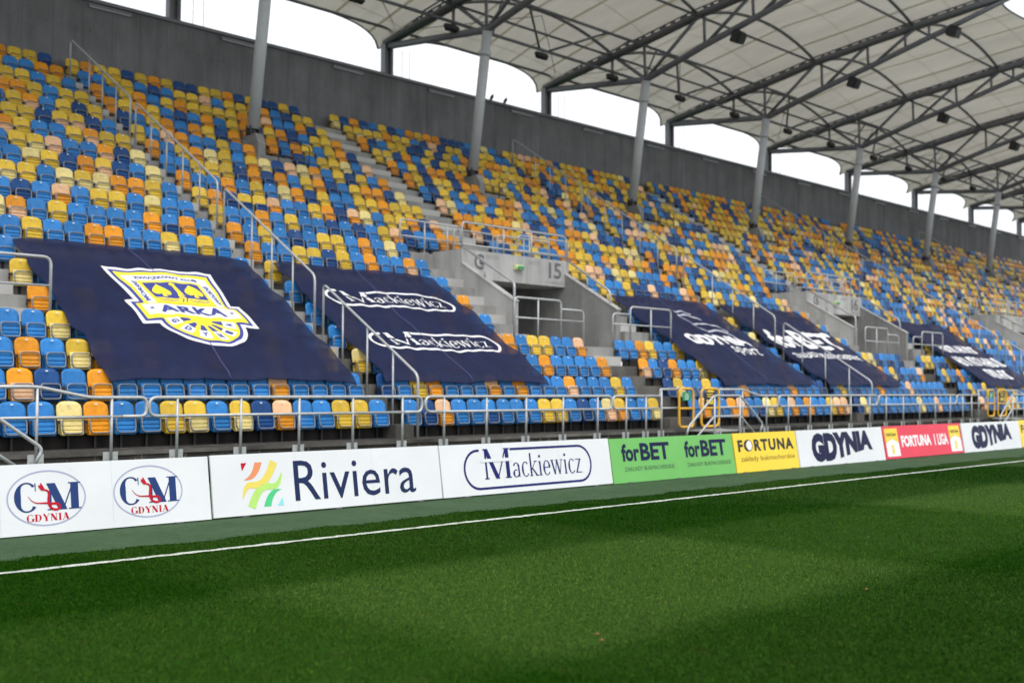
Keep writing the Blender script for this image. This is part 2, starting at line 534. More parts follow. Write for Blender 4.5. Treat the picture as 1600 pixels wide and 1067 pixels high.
class Glyphs:
    """book-face letters drawn as stems, hairlines, bowls and slab serifs (cap height 1)"""
    def __init__(self, thick=0.13, thin=0.045, serif=0.07):
        self.t, self.h, self.sf = thick, thin, serif
    def stem(self, x, y0, y1, w=None, top=True, bot=True):
        w = w or self.t
        out = [[(x - w / 2, y0), (x + w / 2, y0), (x + w / 2, y1), (x - w / 2, y1)]]
        s = self.sf
        for on, y, d in ((bot, y0, 1), (top, y1, -1)):
            if on:
                out.append([(x - w / 2 - s, y), (x + w / 2 + s, y), (x + w / 2 + s, y + d * self.h * 0.8), (x - w / 2 - s, y + d * self.h * 0.8)])
        return out
    def diag(self, x0, y0, x1, y1, w):
        return [[(x0 - w / 2, y0), (x0 + w / 2, y0), (x1 + w / 2, y1), (x1 - w / 2, y1)]]
    def arc(self, cx, cy, rx, ry, a0, a1, n=14):
        """stroke that swells on the sides and thins at top and bottom"""
        out = []
        p = ell(cx, cy, rx, ry, a0, a1, n)
        q = []
        for i in range(n + 1):
            a = math.radians(a0 + (a1 - a0) * i / n)
            w = self.h + (self.t - self.h) * abs(math.cos(a)) ** 1.5
            q.append((cx + (rx - w) * math.cos(a), cy + (ry - (self.h + (w - self.h) * 0.15)) * math.sin(a)))
        for i in range(n):
            out.append([p[i], p[i + 1], q[i + 1], q[i]])
        return out
    def bar(self, x0, x1, y, h=None):
        h = h or self.h
        return [[(x0, y - h / 2), (x1, y - h / 2), (x1, y + h / 2), (x0, y + h / 2)]]
    def dot(self, x, y, r):
        return [ell(x, y, r, r, 0, 360, 10)[:-1]]
    def glyph(self, ch):
        t, h = self.t, self.h
        X = 0.66
        if ch == 'M':
            return self.stem(0.12, 0, 1, h * 1.4) + self.diag(0.14, 1, 0.56, 0.0, t * 1.25) + self.diag(0.56, 0.0, 0.96, 1, h) + self.stem(1.0, 0, 1, t * 1.15), 1.18
        if ch == 'C':
            return self.arc(0.5, 0.5, 0.46, 0.52, 48, 318, 26) + [[(0.80, 0.98), (0.84, 0.98), (0.84, 0.70), (0.81, 0.70)]], 0.92
        if ch == 'G':
            return self.arc(0.5, 0.5, 0.46, 0.52, 48, 330, 26) + [[(0.80, 0.98), (0.84, 0.98), (0.84, 0.70), (0.81, 0.70)]] + self.stem(0.84, 0.06, 0.44, t, True, False), 1.0
        if ch == 'D':
            return self.stem(0.16, 0, 1) + self.arc(0.30, 0.5, 0.52, 0.5, -90, 90, 18) + self.bar(0.16, 0.32, h / 2) + self.bar(0.16, 0.32, 1 - h / 2), 0.92
        if ch == 'Y':
            return self.stem(0.42, 0, 0.45, t, False, True) + self.diag(0.42, 0.42, 0.10, 1, t) + self.diag(0.44, 0.42, 0.74, 1, h) + self.bar(0.0, 0.24, 0.98) + self.bar(0.62, 0.86, 0.98), 0.86
        if ch == 'N':
            return self.stem(0.12, 0, 1, h * 1.3) + self.diag(0.13, 1, 0.72, 0, t * 1.2) + self.stem(0.74, 0, 1, h * 1.3, True, False), 0.92
        if ch == 'I':
            return self.stem(0.2, 0, 1), 0.42
        if ch == 'A':
            return self.diag(0.1, 0, 0.42, 1, h) + self.diag(0.74, 0, 0.42, 1, t * 1.1) + self.bar(0.2, 0.62, 0.34) + self.bar(0.0, 0.22, h / 2) + self.bar(0.6, 0.9, h / 2), 0.90
        if ch == 'a':
            return self.arc(0.22, 0.17, 0.20, 0.18, 60, 330, 16) + self.stem(0.40, 0.02, 0.50, t * 0.8, False, False) + self.arc(0.24, 0.47, 0.20, 0.19, 0, 165, 12) + self.diag(0.42, 0.03, 0.52, 0.0, h), 0.54
        if ch == 'c':
            return self.arc(0.26, X / 2, 0.24, X / 2 + 0.02, 45, 320, 18), 0.46
        if ch == 'e':
            return self.arc(0.26, X / 2, 0.24, X / 2 + 0.02, 2, 320, 20) + self.bar(0.06, 0.48, X / 2 + 0.02), 0.52
        if ch == 'k':
            return self.stem(0.13, 0, 1.05, t * 0.85, False, True) + self.diag(0.16, 0.28, 0.44, X, h * 1.2) + self.diag(0.22, 0.36, 0.50, 0, t * 0.9) + self.bar(0.34, 0.54, X) + self.bar(0.40, 0.60, h / 2), 0.58
        if ch == 'i':
            return self.stem(0.13, 0, X, t * 0.85, False, True) + self.diag(0.03, X - 0.05, 0.1, X, h) + self.dot(0.13, 0.88, 0.07), 0.28
        if ch == 'w':
            return self.diag(0.08, X, 0.24, 0, t * 0.85) + self.diag(0.24, 0, 0.40, X, h) + self.diag(0.40, X, 0.56, 0, t * 0.85) + self.diag(0.56, 0, 0.72, X, h) + self.bar(0.0, 0.18, X) + self.bar(0.32, 0.48, X) + self.bar(0.64, 0.80, X), 0.82
        if ch == 'z':
            return self.bar(0.04, 0.42, X - h / 2) + self.bar(0.03, 0.44, h / 2) + self.diag(0.08, 0.02, 0.36, X - 0.02, t * 0.85), 0.47
        return [], 0.4
    def word(self, s, x, y, size, wscale=1.0, spacing=0.02):
        vs, fs, cx = [], [], 0.0
        for ch in s:
            polys, adv = self.glyph(ch)
            for p in polys:
                o = len(vs)
                vs += [(x + (cx + a) * size * wscale, y + b * size) for a, b in p]
                fs.append(tuple(range(o, o + len(p))))
            cx += adv + spacing
        return vs, fs

def merge2d(*shapes):
    vs, fs = [], []
    for v, f in shapes:
        o = len(vs)
        vs += v
        fs += [tuple(i + o for i in q) for q in f]
    return vs, fs

def lay(shape, mapfn, name, mat, parent, off, cell=None, spread=0.00012):
    """put a flat shape on a surface; cell = re-cut so that it follows a wavy cloth"""
    vs, fs = shape
    bm = bmesh.new()
    for k, q in enumerate(fs):
        z = off + (k % 7) * spread
        try:
            bm.faces.new([bm.verts.new((vs[i][0], vs[i][1], z)) for i in q])
        except ValueError:
            pass
    bmesh.ops.remove_doubles(bm, verts=bm.verts, dist=1e-6)
    bmesh.ops.triangulate(bm, faces=bm.faces)
    if cell:
        for ax in (0, 1):
            lo = min(v.co[ax] for v in bm.verts)
            hi = max(v.co[ax] for v in bm.verts)
            for g in range(math.ceil(lo / cell), math.floor(hi / cell) + 1):
                co = [0, 0, 0]
                no = [0, 0, 0]
                co[ax] = g * cell + 1e-4
                no[ax] = 1
                bmesh.ops.bisect_plane(bm, geom=bm.verts[:] + bm.edges[:] + bm.faces[:], plane_co=co, plane_no=no, dist=1e-6)
    for v in bm.verts:
        v.co = mapfn(v.co.x, v.co.y, v.co.z)
    me = bpy.data.meshes.new(name)
    bm.to_mesh(me)
    bm.free()
    me.materials.append(M[mat])
    return link(name, me, parent)

# ------------------------------------------------------------------ ground
g = MB()
g.add([(-260, -260, 0), (340, -260, 0), (340, 260, 0), (-260, 260, 0)], [(0, 1, 2, 3)])
tag(g.build('pitch', 'pitch_grass'), 'mown green football pitch', None, None, 'structure')

# carpet strip between the grass and the boards, its edge ragged with grass
g = MB()
xs = np.arange(-20, 130, 0.09)
ed = 12.06 + 0.06 * np.sin(xs * 0.7) + 0.05 * np.sin(xs * 2.3 + 1) + 0.04 * np.sin(xs * 5.1) + rng.normal(0, 0.035, len(xs))
vs = [(x, y, 0.006) for x, y in zip(xs, ed)] + [(x, 18.93, 0.006) for x in xs]
n = len(xs)
g.add(vs, [(i, i + 1, n + i + 1, n + i) for i in range(n - 1)])
tag(g.build('turf_strip', 'carpet_turf'), 'grey green artificial turf strip behind the touchline', None, None, 'structure')
g = MB()
xs = np.arange(-40, 140, 0.08)
n = len(xs)
e1 = 11.14 + rng.normal(0, 0.012, n)
e2 = 11.255 + rng.normal(0, 0.012, n)
g.add([(x, y, 0.012) for x, y in zip(xs, e1)] + [(x, y, 0.012) for x, y in zip(xs, e2)], [(i, i + 1, n + i + 1, n + i) for i in range(n - 1)])
tag(g.build('touchline', 'line_paint'), 'chalky white touchline painted on the grass', None, None, 'structure')

# ------------------------------------------------------------------ grandstand terrace
stand = thing('grandstand', 'stepped grey concrete grandstand terrace carrying all the seats', 'grandstand', None, (50, 19, 0))
def to_parent(o, p):
    o.parent = p
    o.matrix_parent_inverse = Matrix.Translation(-Vector(p.location))
    return o
def sub(o, part):
    o.parent = part          # parts carry world coordinates, so a sub-part needs no offset
    return o
TW = 2.52                     # half width of a tunnel mouth
for i in range(1, NROW + 1):
    spans, x = [], XMIN
    if 5 <= i <= 9:
        for k in KT:
            spans.append((x, VC(k) - TW - 0.001))
            x = VC(k) + TW + 0.001
    spans.append((x, XMAX))
    for (a, b) in spans:
        if b - a < 0.1 or a >= XMAX:
            continue
        mb = MB()
        y1 = nose(i + 1) + 0.12 if i < NROW else YW + 0.05
        mb.box(a, min(b, XMAX), nose(i), y1, (0.30 if i == 1 else row_z(i) - 0.62), row_z(i))
        to_parent(mb.build('terrace_row', 'concrete_slab' if i == 1 else 'concrete_dirty_shade' if i == 2 else ('concrete_stained' if i <= 4 else 'concrete')), stand)
mb = MB()
mb.box(XMIN, XMAX, 19.15, 19.4, 0.0, 0.31)
to_parent(mb.build('front_wall', 'concrete_dirty_shade'), stand)
mb = MB()
mb.box(XMIN, XMAX, 18.915, 18.948, 0.60, 0.672)
to_parent(mb.build('edge_strip', 'concrete_stained'), stand)

# stairs: half-height blocks on every terrace of an aisle
def stairs(label, x0, x1, rows, mat='concrete_step'):
    t = thing('aisle_stairs', label, 'stairs', 'concrete stairs between the seat blocks', ((x0 + x1) / 2, nose(rows[0]), row_z(rows[0])))
    for i in rows:
        mb = MB()
        mb.box(x0, x1, nose(i + 1) - 0.45, nose(i + 1) - 0.003, row_z(i) + 0.002, row_z(i) + RISE / 2)
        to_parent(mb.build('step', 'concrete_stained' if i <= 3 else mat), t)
TN = {-1: 'the leftmost tunnel', 0: 'tunnel fifteen', 1: 'tunnel sixteen', 2: 'tunnel seventeen', 3: 'the tunnel past seventeen', 4: 'the farthest tunnel'}
AN = {0: 'nearest railed aisle', 1: 'second railed aisle', 2: 'third railed aisle', 3: 'fourth railed aisle', 4: 'farthest railed aisle'}
NW = {0: 'fifteen', 1: 'sixteen', 2: 'seventeen', 3: 'eighteen', 4: 'nineteen'}
for k in range(0, 5):
    stairs('narrow concrete stairs under the handrail, ' + AN[k], RA(k) - 0.26, RA(k) + 0.26, list(range(1, 20)))
for k in KT:
    c = VC(k)
    stairs('short flight of dark concrete steps behind the yellow gate below ' + TN[k], c - 0.66, c + 0.62, [1, 2, 3, 4])
    stairs('concrete stairs climbing along the left side wall of ' + TN[k], c - TW - 1.2, c - TW - 0.01, [5, 6, 7, 8])
    stairs('concrete stairs climbing along the right side wall of ' + TN[k], c + TW + 0.01, c + TW + 1.2, [5, 6, 7, 8])
    stairs('long upper concrete stairs rising to the wall above ' + TN[k], c - 0.64, c + 0.64, list(range(10, 20)))

# tunnels
NUM = {-1: '14', 0: '15', 1: '16', 2: '17', 3: '18', 4: '19'}
YH = 26.2
def rail(mb, pts, r=0.026, fr=0.12, sides=8):
    mb.tube(fillet(pts, fr), r * 1.15, sides)
for k in KT:
    c = VC(k)
    t = thing('tunnel_entrance', {-1: 'concrete tunnel entrance at the far left edge, beside the lowest left railing'}.get(k, 'concrete tunnel entrance with number ' + NW.get(k, '') + ' stencilled on its lintel'),
              'tunnel entrance', 'tunnel entrances in the stand', (c, YH, row_z(5)))
    def P(mb, name, mat, par=None):
        o = mb.build(name, mat)
        to_parent(o, t)
        if par is not None:
            sub(o, par)
            o.matrix_parent_inverse = Matrix.Identity(4)
        return o
    mb = MB()
    mb.box(c - TW, c + TW, YH, nose(10) + 0.1, 5.24, 6.14)
    hd = P(mb, 'lintel', 'concrete_smooth')
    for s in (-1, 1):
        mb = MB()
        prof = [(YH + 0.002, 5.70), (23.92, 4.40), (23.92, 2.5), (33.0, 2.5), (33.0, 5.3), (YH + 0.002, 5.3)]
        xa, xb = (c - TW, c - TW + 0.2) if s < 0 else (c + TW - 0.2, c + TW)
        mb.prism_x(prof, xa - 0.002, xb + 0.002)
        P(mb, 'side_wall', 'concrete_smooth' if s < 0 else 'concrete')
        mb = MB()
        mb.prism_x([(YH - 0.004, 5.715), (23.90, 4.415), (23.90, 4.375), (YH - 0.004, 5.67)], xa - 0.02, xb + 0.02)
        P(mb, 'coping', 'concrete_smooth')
        # handrail on the side wall
        mb = MB()
        xr = c + s * (TW - 0.1)
        rail(mb, [(xr, YH - 0.05, 6.16), (xr, 24.30, 5.02), (xr, 24.22, 4.42)] if s > 0 else [(xr, YH - 0.05, 6.16), (xr, 24.10, 5.00), (xr - 0.13, 23.86, 4.9), (xr - 0.13, 23.86, 3.10)], 0.034, 0.12)
        mb.tube([(xr, 25.25, 5.17), (xr, 25.3, 5.61)], 0.026, 6)
        P(mb, 'handrail', 'galvanised')
    mb = MB()
    mb.box(c - TW + 0.19, c + TW - 0.19, nose(5), 33.0, row_z(5) - 0.4, row_z(5) - 0.002)
    P(mb, 'floor', 'concrete')
    mb = MB()
    mb.box(c - TW + 0.19, c + TW - 0.19, nose(10) + 0.09, 33.0, 5.22, 5.40)
    P(mb, 'ceiling', 'concrete_wall')
    mb = MB()
    mb.box(c - TW + 0.1, c + TW - 0.1, 32.8, 33.0, 2.6, 5.4)
    P(mb, 'end_wall', 'concrete_wall')
    # stencils
    def onlintel(a, b, z): return Vector((c - TW + a, YH - z, 5.24 + b))
    for body, box, mat in ((NUM[k], (4.02, 0.26, 4.66, 0.80), 'stencil'), ('SEKTOR', (3.05, 0.66, 3.60, 0.78), 'stencil_faint'), ('WEJ\u015aCIE', (3.80, 0.08, 4.72, 0.18), 'stencil_faint'),
                           ('G', (0.55, 0.30, 0.98, 0.80), 'stencil'), ('5', (0.74, 0.34, 0.98, 0.66), 'stencil'), ('SEKTOR', (1.05, 0.68, 1.62, 0.80), 'stencil_faint')):
        o = lay(text2d(body, box, 0.02, 0.86), onlintel, 'lettering', mat, None, 0.004)
        sub(o, hd)
    # exit sign lamp
    mb = MB()
    mb.tube([(c - 0.19, YH - 0.04, 5.74), (c + 0.19, YH - 0.04, 5.74)], 0.085, 12)
    sg = P(mb, 'exit_sign', 'sign_pale')
    mb = MB()
    mb.box(c - 0.12, c + 0.17, YH - 0.135, YH - 0.118, 5.695, 5.785)
    sub(mb.build('sign_face', 'sign_green'), sg)
    # railing above the lintel: tall frame with a second, lower one behind
    mb = MB()
    x0, x1 = c - TW + 0.06, c + TW - 0.10
    rail(mb, [(x0, YH + 0.06, 6.14), (x0, YH + 0.06, 7.0), (x1, YH + 0.06, 7.0), (x1, YH + 0.06, 6.14)], 0.027, 0.14)
    mb.tube([(x0, YH + 0.06, 6.30), (x1, YH + 0.06, 6.30)], 0.024, 8)
    for f_ in (0.38, 0.65):
        mb.tube([(x0 + (x1 - x0) * f_, YH + 0.06, 6.13), (x0 + (x1 - x0) * f_, YH + 0.06, 7.0)], 0.026, 8)
    P(mb, 'railing', 'galvanised')
    mb = MB()
    y2 = YH + 0.75
    for (f0, f1) in ((0.06, 0.42), (0.46, 0.98)):
        xa, xb = x0 + (x1 - x0) * f0, x0 + (x1 - x0) * f1
        rail(mb, [(xa, y2, 6.14), (xa, y2, 6.86), (xb, y2, 6.86), (xb, y2, 6.14)], 0.022, 0.12)
        for z in (6.40, 6.62):
            mb.tube([(xa, y2, z), (xb, y2, z)], 0.018, 6)
        mb.tube([((xa + xb) / 2, y2, 6.14), ((xa + xb) / 2, y2, 6.86)], 0.02, 6)
    P(mb, 'inner_railing', 'galvanised')
    # ledge railings beside the lintel and low railings in front of the mouth, things of their own
    for s, nm in ((-1, 'left'), (1, 'right')):
        xa, xb = c + s * (TW + 1.42), c + s * (TW - 1.15)
        r_ = thing('ledge_railing', 'grey tube railing on the ledge up ' + nm + ' of ' + TN[k], 'railing', 'railings around the tunnels', ((xa + xb) / 2, 27.5, row_z(10)))
        mb = MB()
        rail(mb, [(xa, 27.52, row_z(10) - 0.02 if s < 0 else 6.04), (xa, 27.52, 7.06), (xb, 27.52, 7.06), (xb, 27.52, 6.42)], 0.026, 0.14)
        mb.tube([(xa, 27.52, 6.55), (xb, 27.52, 6.55)], 0.022, 8)
        to_parent(mb.build('rail', 'galvanised'), r_)
        for f_ in (0.40, 0.78):
            mb = MB()
            xx = xa + (xb - xa) * f_
            mb.tube([(xx, 27.52, 6.07), (xx, 27.52, 7.05)], 0.026, 8)
            po = to_parent(mb.build('post', 'galvanised'), r_)
            mb = MB()
            mb.box(xx - 0.13, xx + 0.13, 27.46, 27.62, 6.062, 6.08)
            sub(mb.build('base_plate', 'galvanised'), po)
    zb = row_z(5)
    for nm, xt0, xt1, xl in (('left', c - 3.5, c - 1.5, c - 0.48), ('right', c + 3.95, c + 1.8, c + 0.92)):
        r_ = thing('mouth_railing', 'stepped grey tube railing in the ' + nm + ' half before ' + TN[k], 'railing', 'railings around the tunnels', ((xt0 + xl) / 2, 22.92, zb))
        y = 22.93
        mb = MB()
        rail(mb, [(xt0, y, zb), (xt0, y, 4.40), (xt1, y, 4.40), (xt1, y, zb)], 0.028, 0.16)
        to_parent(mb.build('tall_frame', 'galvanised'), r_)
        mb = MB()
        rail(mb, [(xt1, y, 4.15), (xl, y, 4.15), (xl, y, zb)], 0.026, 0.16)
        to_parent(mb.build('low_frame', 'galvanised'), r_)
        mb = MB()
        mb.tube([(xt0, y, 3.82), (xl, y, 3.82)], 0.024, 8)
        to_parent(mb.build('mid_rail', 'galvanised'), r_)
        mb = MB()
        mb.tube([((xt0 + xt1) / 2, y, zb), ((xt0 + xt1) / 2, y, 4.40)], 0.026, 8)
        to_parent(mb.build('post', 'galvanised'), r_)

# ------------------------------------------------------------------ rear wall with panels
wall = thing('rear_wall', 'tall dark grey concrete panel wall behind the top row', 'wall', None, (50, YW, row_z(20)))
PW = 1.055
pm = MB()
pm.box(0.004, PW - 0.004, 0, 0.25, 0, ZW - 0.12 - row_z(20) + 0.1)
np_faces = len(pm.f)
for (hx, hz) in ((0.25, 0.9), (0.8, 0.9), (0.25, 2.2), (0.8, 2.2)):
    ring_ = [(hx + 0.024 * math.cos(q * math.pi / 4), -0.004, hz + 0.024 * math.sin(q * math.pi / 4)) for q in range(8)]
    pm.add(ring_, [tuple(range(8))])
pmesh = pm.mesh('wall_panel', 'concrete_wall')
pmesh.materials.append(M['concrete_stained'])
for q in range(np_faces, len(pmesh.polygons)):
    pmesh.polygons[q].material_index = 1
x = 16.546 - PW * 24
while x < XMAX:
    o = link('wall_panel', pmesh)
    o.location = (x, YW + float(rng.normal(0, 0.003)), row_z(20) - 0.1)
    to_parent(o, wall)
    x += PW
mb = MB()
mb.box(XMIN, XMAX, YW + 0.02, YW + 0.5, row_z(20) - 0.5, ZW - 0.14)
to_parent(mb.build('core', 'concrete_dirty_shade'), wall)
mb = MB()
mb.box(XMIN, XMAX, YW - 0.10, YW + 0.6, ZW - 0.12, ZW)
to_parent(mb.build('coping', 'roof_steel'), wall)
for q in range(-4, 19):
    xa = 18.54 + 5.225 * q
    if xa < 12 or xa > 112:
        continue
    wl_ = thing('wall_light', 'long grey batten light under the wall top, ' + ('%s from the left' % ORD[q + 2] if q < 18 else 'last on the right'), 'light', 'batten lights along the rear wall', (xa, YW - 0.1, ZW - 0.25))
    mb = MB()
    mb.box(xa - 0.8, xa + 0.8, YW - 0.10, YW - 0.012, ZW - 0.28, ZW - 0.19)
    hs_ = to_parent(mb.build('housing', 'roof_steel'), wl_)
    mb = MB()
    mb.box(xa - 0.76, xa + 0.76, YW - 0.09, YW - 0.02, ZW - 0.315, ZW - 0.281)
    sub(mb.build('tube_cover', 'column_paint'), hs_)
for nm, bx_ in (('left', 37.35), ('right', 38.25)):
    b_ = thing('perched_bird', 'small dark bird perched on the wall top, the %s one of two' % nm, 'bird', 'birds on the rear wall', (bx_, YW - 0.05, ZW))
    mb = MB()
    body = [(bx_ - 0.16, YW - 0.08, ZW - 0.13), (bx_ - 0.10, YW - 0.08, ZW - 0.03), (bx_ - 0.03, YW - 0.08, ZW + 0.09), (bx_ + 0.02, YW - 0.08, ZW + 0.17), (bx_ + 0.06, YW - 0.08, ZW + 0.23), (bx_ + 0.09, YW - 0.08, ZW + 0.27), (bx_ + 0.14, YW - 0.08, ZW + 0.26)]
    mb.tube(body, [0.012, 0.035, 0.08, 0.085, 0.05, 0.045, 0.006], 8)
    to_parent(mb.build('body', 'bird_dark'), b_)
    mb = MB()
    for s in (-0.025, 0.025):
        mb.tube([(bx_ + 0.0, YW - 0.08 + s, ZW + 0.08), (bx_ + 0.02, YW - 0.08 + s, ZW + 0.003)], 0.007, 5)
    to_parent(mb.build('legs', 'bird_dark'), b_)

# ------------------------------------------------------------------ roof: columns, trusses, fabric bays
def top_z(y):      # upper chord of a truss
    pts = [(20.0, 19.92), (24.7, 19.40), (30.0, 18.72), (33.6, 18.05), (39.5, 17.1), (41, 16.85)]
    for (a, b), (c_, d) in zip(pts, pts[1:]):
        if y <= c_:
            return b + (d - b) * (y - a) / (c_ - a)
    return pts[-1][1]
def bot_z(y):
    pts = [(19.8, 19.86), (22.8, 19.05), (27.1, 17.92), (29.7, 17.28), (33.05, 16.32), (39.3, 16.92)]
    for (a, b), (c_, d) in zip(pts, pts[1:]):
        if y <= c_:
            return b + (d - b) * (y - a) / (c_ - a)
    return pts[-1][1]
JR = range(-2, 9)
TOP = [(y, top_z(y)) for y in (19.9, 22.0, 24.7, 27.2, 30.0, 33.2, 36.3, 39.5)]
first_j = 0
def seq(j):
    return {-2: 'out of frame far left', -1: 'just left of the frame'}.get(j, '%s from the left' % ORD[j + 1])
for j in JR:
    x = TX(j)
    # plinth and column
    c_ = thing('roof_column', 'slender grey round roof column leaning towards the pitch, ' + seq(j), 'column', 'columns carrying the roof', (x, 33.85, row_z(15)))
    mb = MB()
    yb, zb = 33.86, 10.45
    mb.prism_x([(33.30, row_z(15) + 0.002), (34.3, row_z(15) + 0.002), (34.3, zb), (33.50, zb), (33.30, zb - 0.35)], x - 0.15, x + 0.15)
    to_parent(mb.build('plinth', 'concrete'), c_)
    mb = MB()
    mb.tube([(x, 33.86, zb + 0.22), (x, 33.05, 16.25)], 0.205, 20)
    sh_ = to_parent(mb.build('shaft', 'column_paint'), c_)
    mb = MB()
    mb.tube([(x, 33.90, zb), (x, 33.86, zb + 0.24)], [0.14, 0.12], 12)
    for s in (-1, 1):
        mb.box(x + s * 0.17 - 0.02, x + s * 0.17 + 0.02, 33.72, 34.02, zb - 0.02, zb + 0.30)
    to_parent(mb.build('pin_joint', 'black_metal'), c_)
    mb = MB()
    mb.tube([(x, 33.19, 15.28), (x, 33.165, 15.46)], 0.245, 20)
    sub(mb.build('collar', 'column_paint'), sh_)
    # thin black guard beside the plinth
    mb = MB()
    xg, yg, zg = x + 0.42, 32.4, row_z(15)
    rail(mb, [(xg - 0.35, yg, zg + 0.04), (xg - 0.35, yg, zg + 1.0), (xg + 0.85, yg, zg + 1.0), (xg + 0.95, yg + 0.05, zg + 0.9), (xg + 0.85, yg, zg)], 0.016, 0.1, 6)
    mb.tube([(xg - 0.35, yg, zg + 0.5), (xg + 0.9, yg, zg + 0.5)], 0.012, 6)
    to_parent(mb.build('guard_rail', 'black_metal'), c_)
    # truss
    t = thing('roof_truss', 'dark grey steel roof truss cantilevering over the seats, ' + seq(j), 'roof truss', 'trusses under the fabric roof', (x, 33.05, 16.3))
    mb = MB()
    for s in (-0.13, 0.13):
        mb.tube([(x + s, y, z) for y, z in TOP], 0.125, 10)
    tc2 = to_parent(mb.build('top_chord', 'roof_steel'), t)
    mb = MB()
    for s in (-0.16, 0.16):
        mb.tube([(x + s, y, z + 0.24) for y, z in TOP], 0.04, 6)
    y = 20.1
    while y < 39.4:
        w_ = (0.05, 0.10, 0.16)[int(y * 7.3) % 3]
        mb.box(x - 0.16, x + 0.16, y - w_, y + w_, top_z(y) + 0.10, top_z(y) + 0.25)
        y += (0.42, 0.55, 0.36, 0.62)[int(y * 3.1) % 4]
    sub(mb.build('clamp_rail', 'roof_steel'), tc2)
    mb = MB()
    mb.tube([(x, y, bot_z(y)) for y in (19.8, 22.8, 27.1, 29.7, 33.05)], [0.10, 0.13, 0.14, 0.15, 0.15], 12)
    to_parent(mb.build('bottom_chord', 'roof_steel'), t)
    mb = MB()
    mb.tube([(x, 33.05, 16.32), (x, 39.35, 16.95)], 0.15, 12)
    to_parent(mb.build('rear_chord', 'roof_steel'), t)
    for (ya, yb2, top_) in ((33.15, 33.1, 1), (29.75, 29.72, 1), (27.2, 27.15, 1), (25.2, 25.2, 1), (24.0, 24.0, 1), (35.1, 35.1, 2)):
        mb = MB()
        zlo = bot_z(yb2)
        mb.tube([(x, yb2, zlo), (x, ya, top_z(ya))], 0.07, 8)
        to_parent(mb.build('strut', 'roof_steel'), t)
    for (ya, za, yb2, zb2) in ((33.05, 16.35, 30.0, top_z(30.0)), (26.9, bot_z(26.9), 24.6, top_z(24.6)), (33.05, 16.35, 35.0, top_z(35.0)), (29.7, bot_z(29.7), 27.3, top_z(27.3) - 0.1)):
        mb = MB()
        mb.tube([(x, ya, za), (x, yb2, zb2)], 0.085, 8)
        to_parent(mb.build('diagonal', 'roof_steel'), t)
    # rear stub post on the back of the stand
    mb = MB()
    for s in (-0.17, 0.17):
        mb.box(x + s - 0.07, x + s + 0.07, 39.3, 39.6, 14.0, 17.02)
    mb.box(x - 0.10, x + 0.10, 39.43, 39.47, 14.0, 16.98)
    sb_ = to_parent(mb.build('stub_post', 'roof_steel'), t)
    mb = MB()
    for s, q in ((0.75, 16.9), (1.2, 17.0)):
        mb.tube([(x + s, 39.3, 14.5), (x + s * 1.0, 39.3, q)], 0.014, 5)
    sub(mb.build('stay_cable', 'roof_steel'), sb_)
    # loudspeakers hung from the truss
    for ys, zs, rot, nm in ((27.9, 17.42, 28, 'middle'), (22.95, 18.80, -62, 'front')):
        sp = thing('loudspeaker', 'black loudspeaker hanging under the %s of the roof truss, %s' % (nm, seq(j)), 'loudspeaker', 'loudspeakers under the trusses', (x, ys, zs + 0.3))
        R = Matrix.Rotation(math.radians(rot), 3, 'X')
        mm = MB().prism_x([(-0.20, -0.40), (0.16, -0.44), (0.22, 0.02), (0.10, 0.14), (-0.18, 0.12)], -0.25, 0.25)
        mb = MB()
        mb.add([tuple(R @ Vector(p) + Vector((x, ys, zs))) for p in mm.v], mm.f)
        cb_ = to_parent(mb.build('cabinet', 'dark_plastic'), sp)
        mb = MB()
        mm = MB().prism_x([(-0.19, 0.04), (-0.30, 0.08), (-0.30, -0.38), (-0.19, -0.32)], -0.22, 0.22)
        mb.add([tuple(R @ Vector(p) + Vector((x, ys, zs))) for p in mm.v], mm.f)
        sub(mb.build('horn', 'dark_plastic'), cb_)
        mb = MB()
        mb.tube([(x, ys, zs + 0.05), (x, ys, bot_z(ys) - 0.1)], 0.03, 6)
        to_parent(mb.build('bracket', 'black_metal'), sp)

def lamp(x, y, z, label):
    l_ = thing('roof_floodlight', label, 'light', 'floodlights on the roof tubes', (x, y, z))
    mb = MB()
    mb.tube([(x - 0.42, y, z - 0.12), (x - 0.28, y, z - 0.20), (x + 0.25, y, z - 0.20), (x + 0.36, y, z - 0.14)], [0.06, 0.16, 0.16, 0.08], 10)
    to_parent(mb.build('housing', 'dark_plastic'), l_)
    mb = MB()
    mb.tube([(x, y, z), (x, y, z - 0.14)], 0.025, 6)
    to_parent(mb.build('bracket', 'black_metal'), l_)

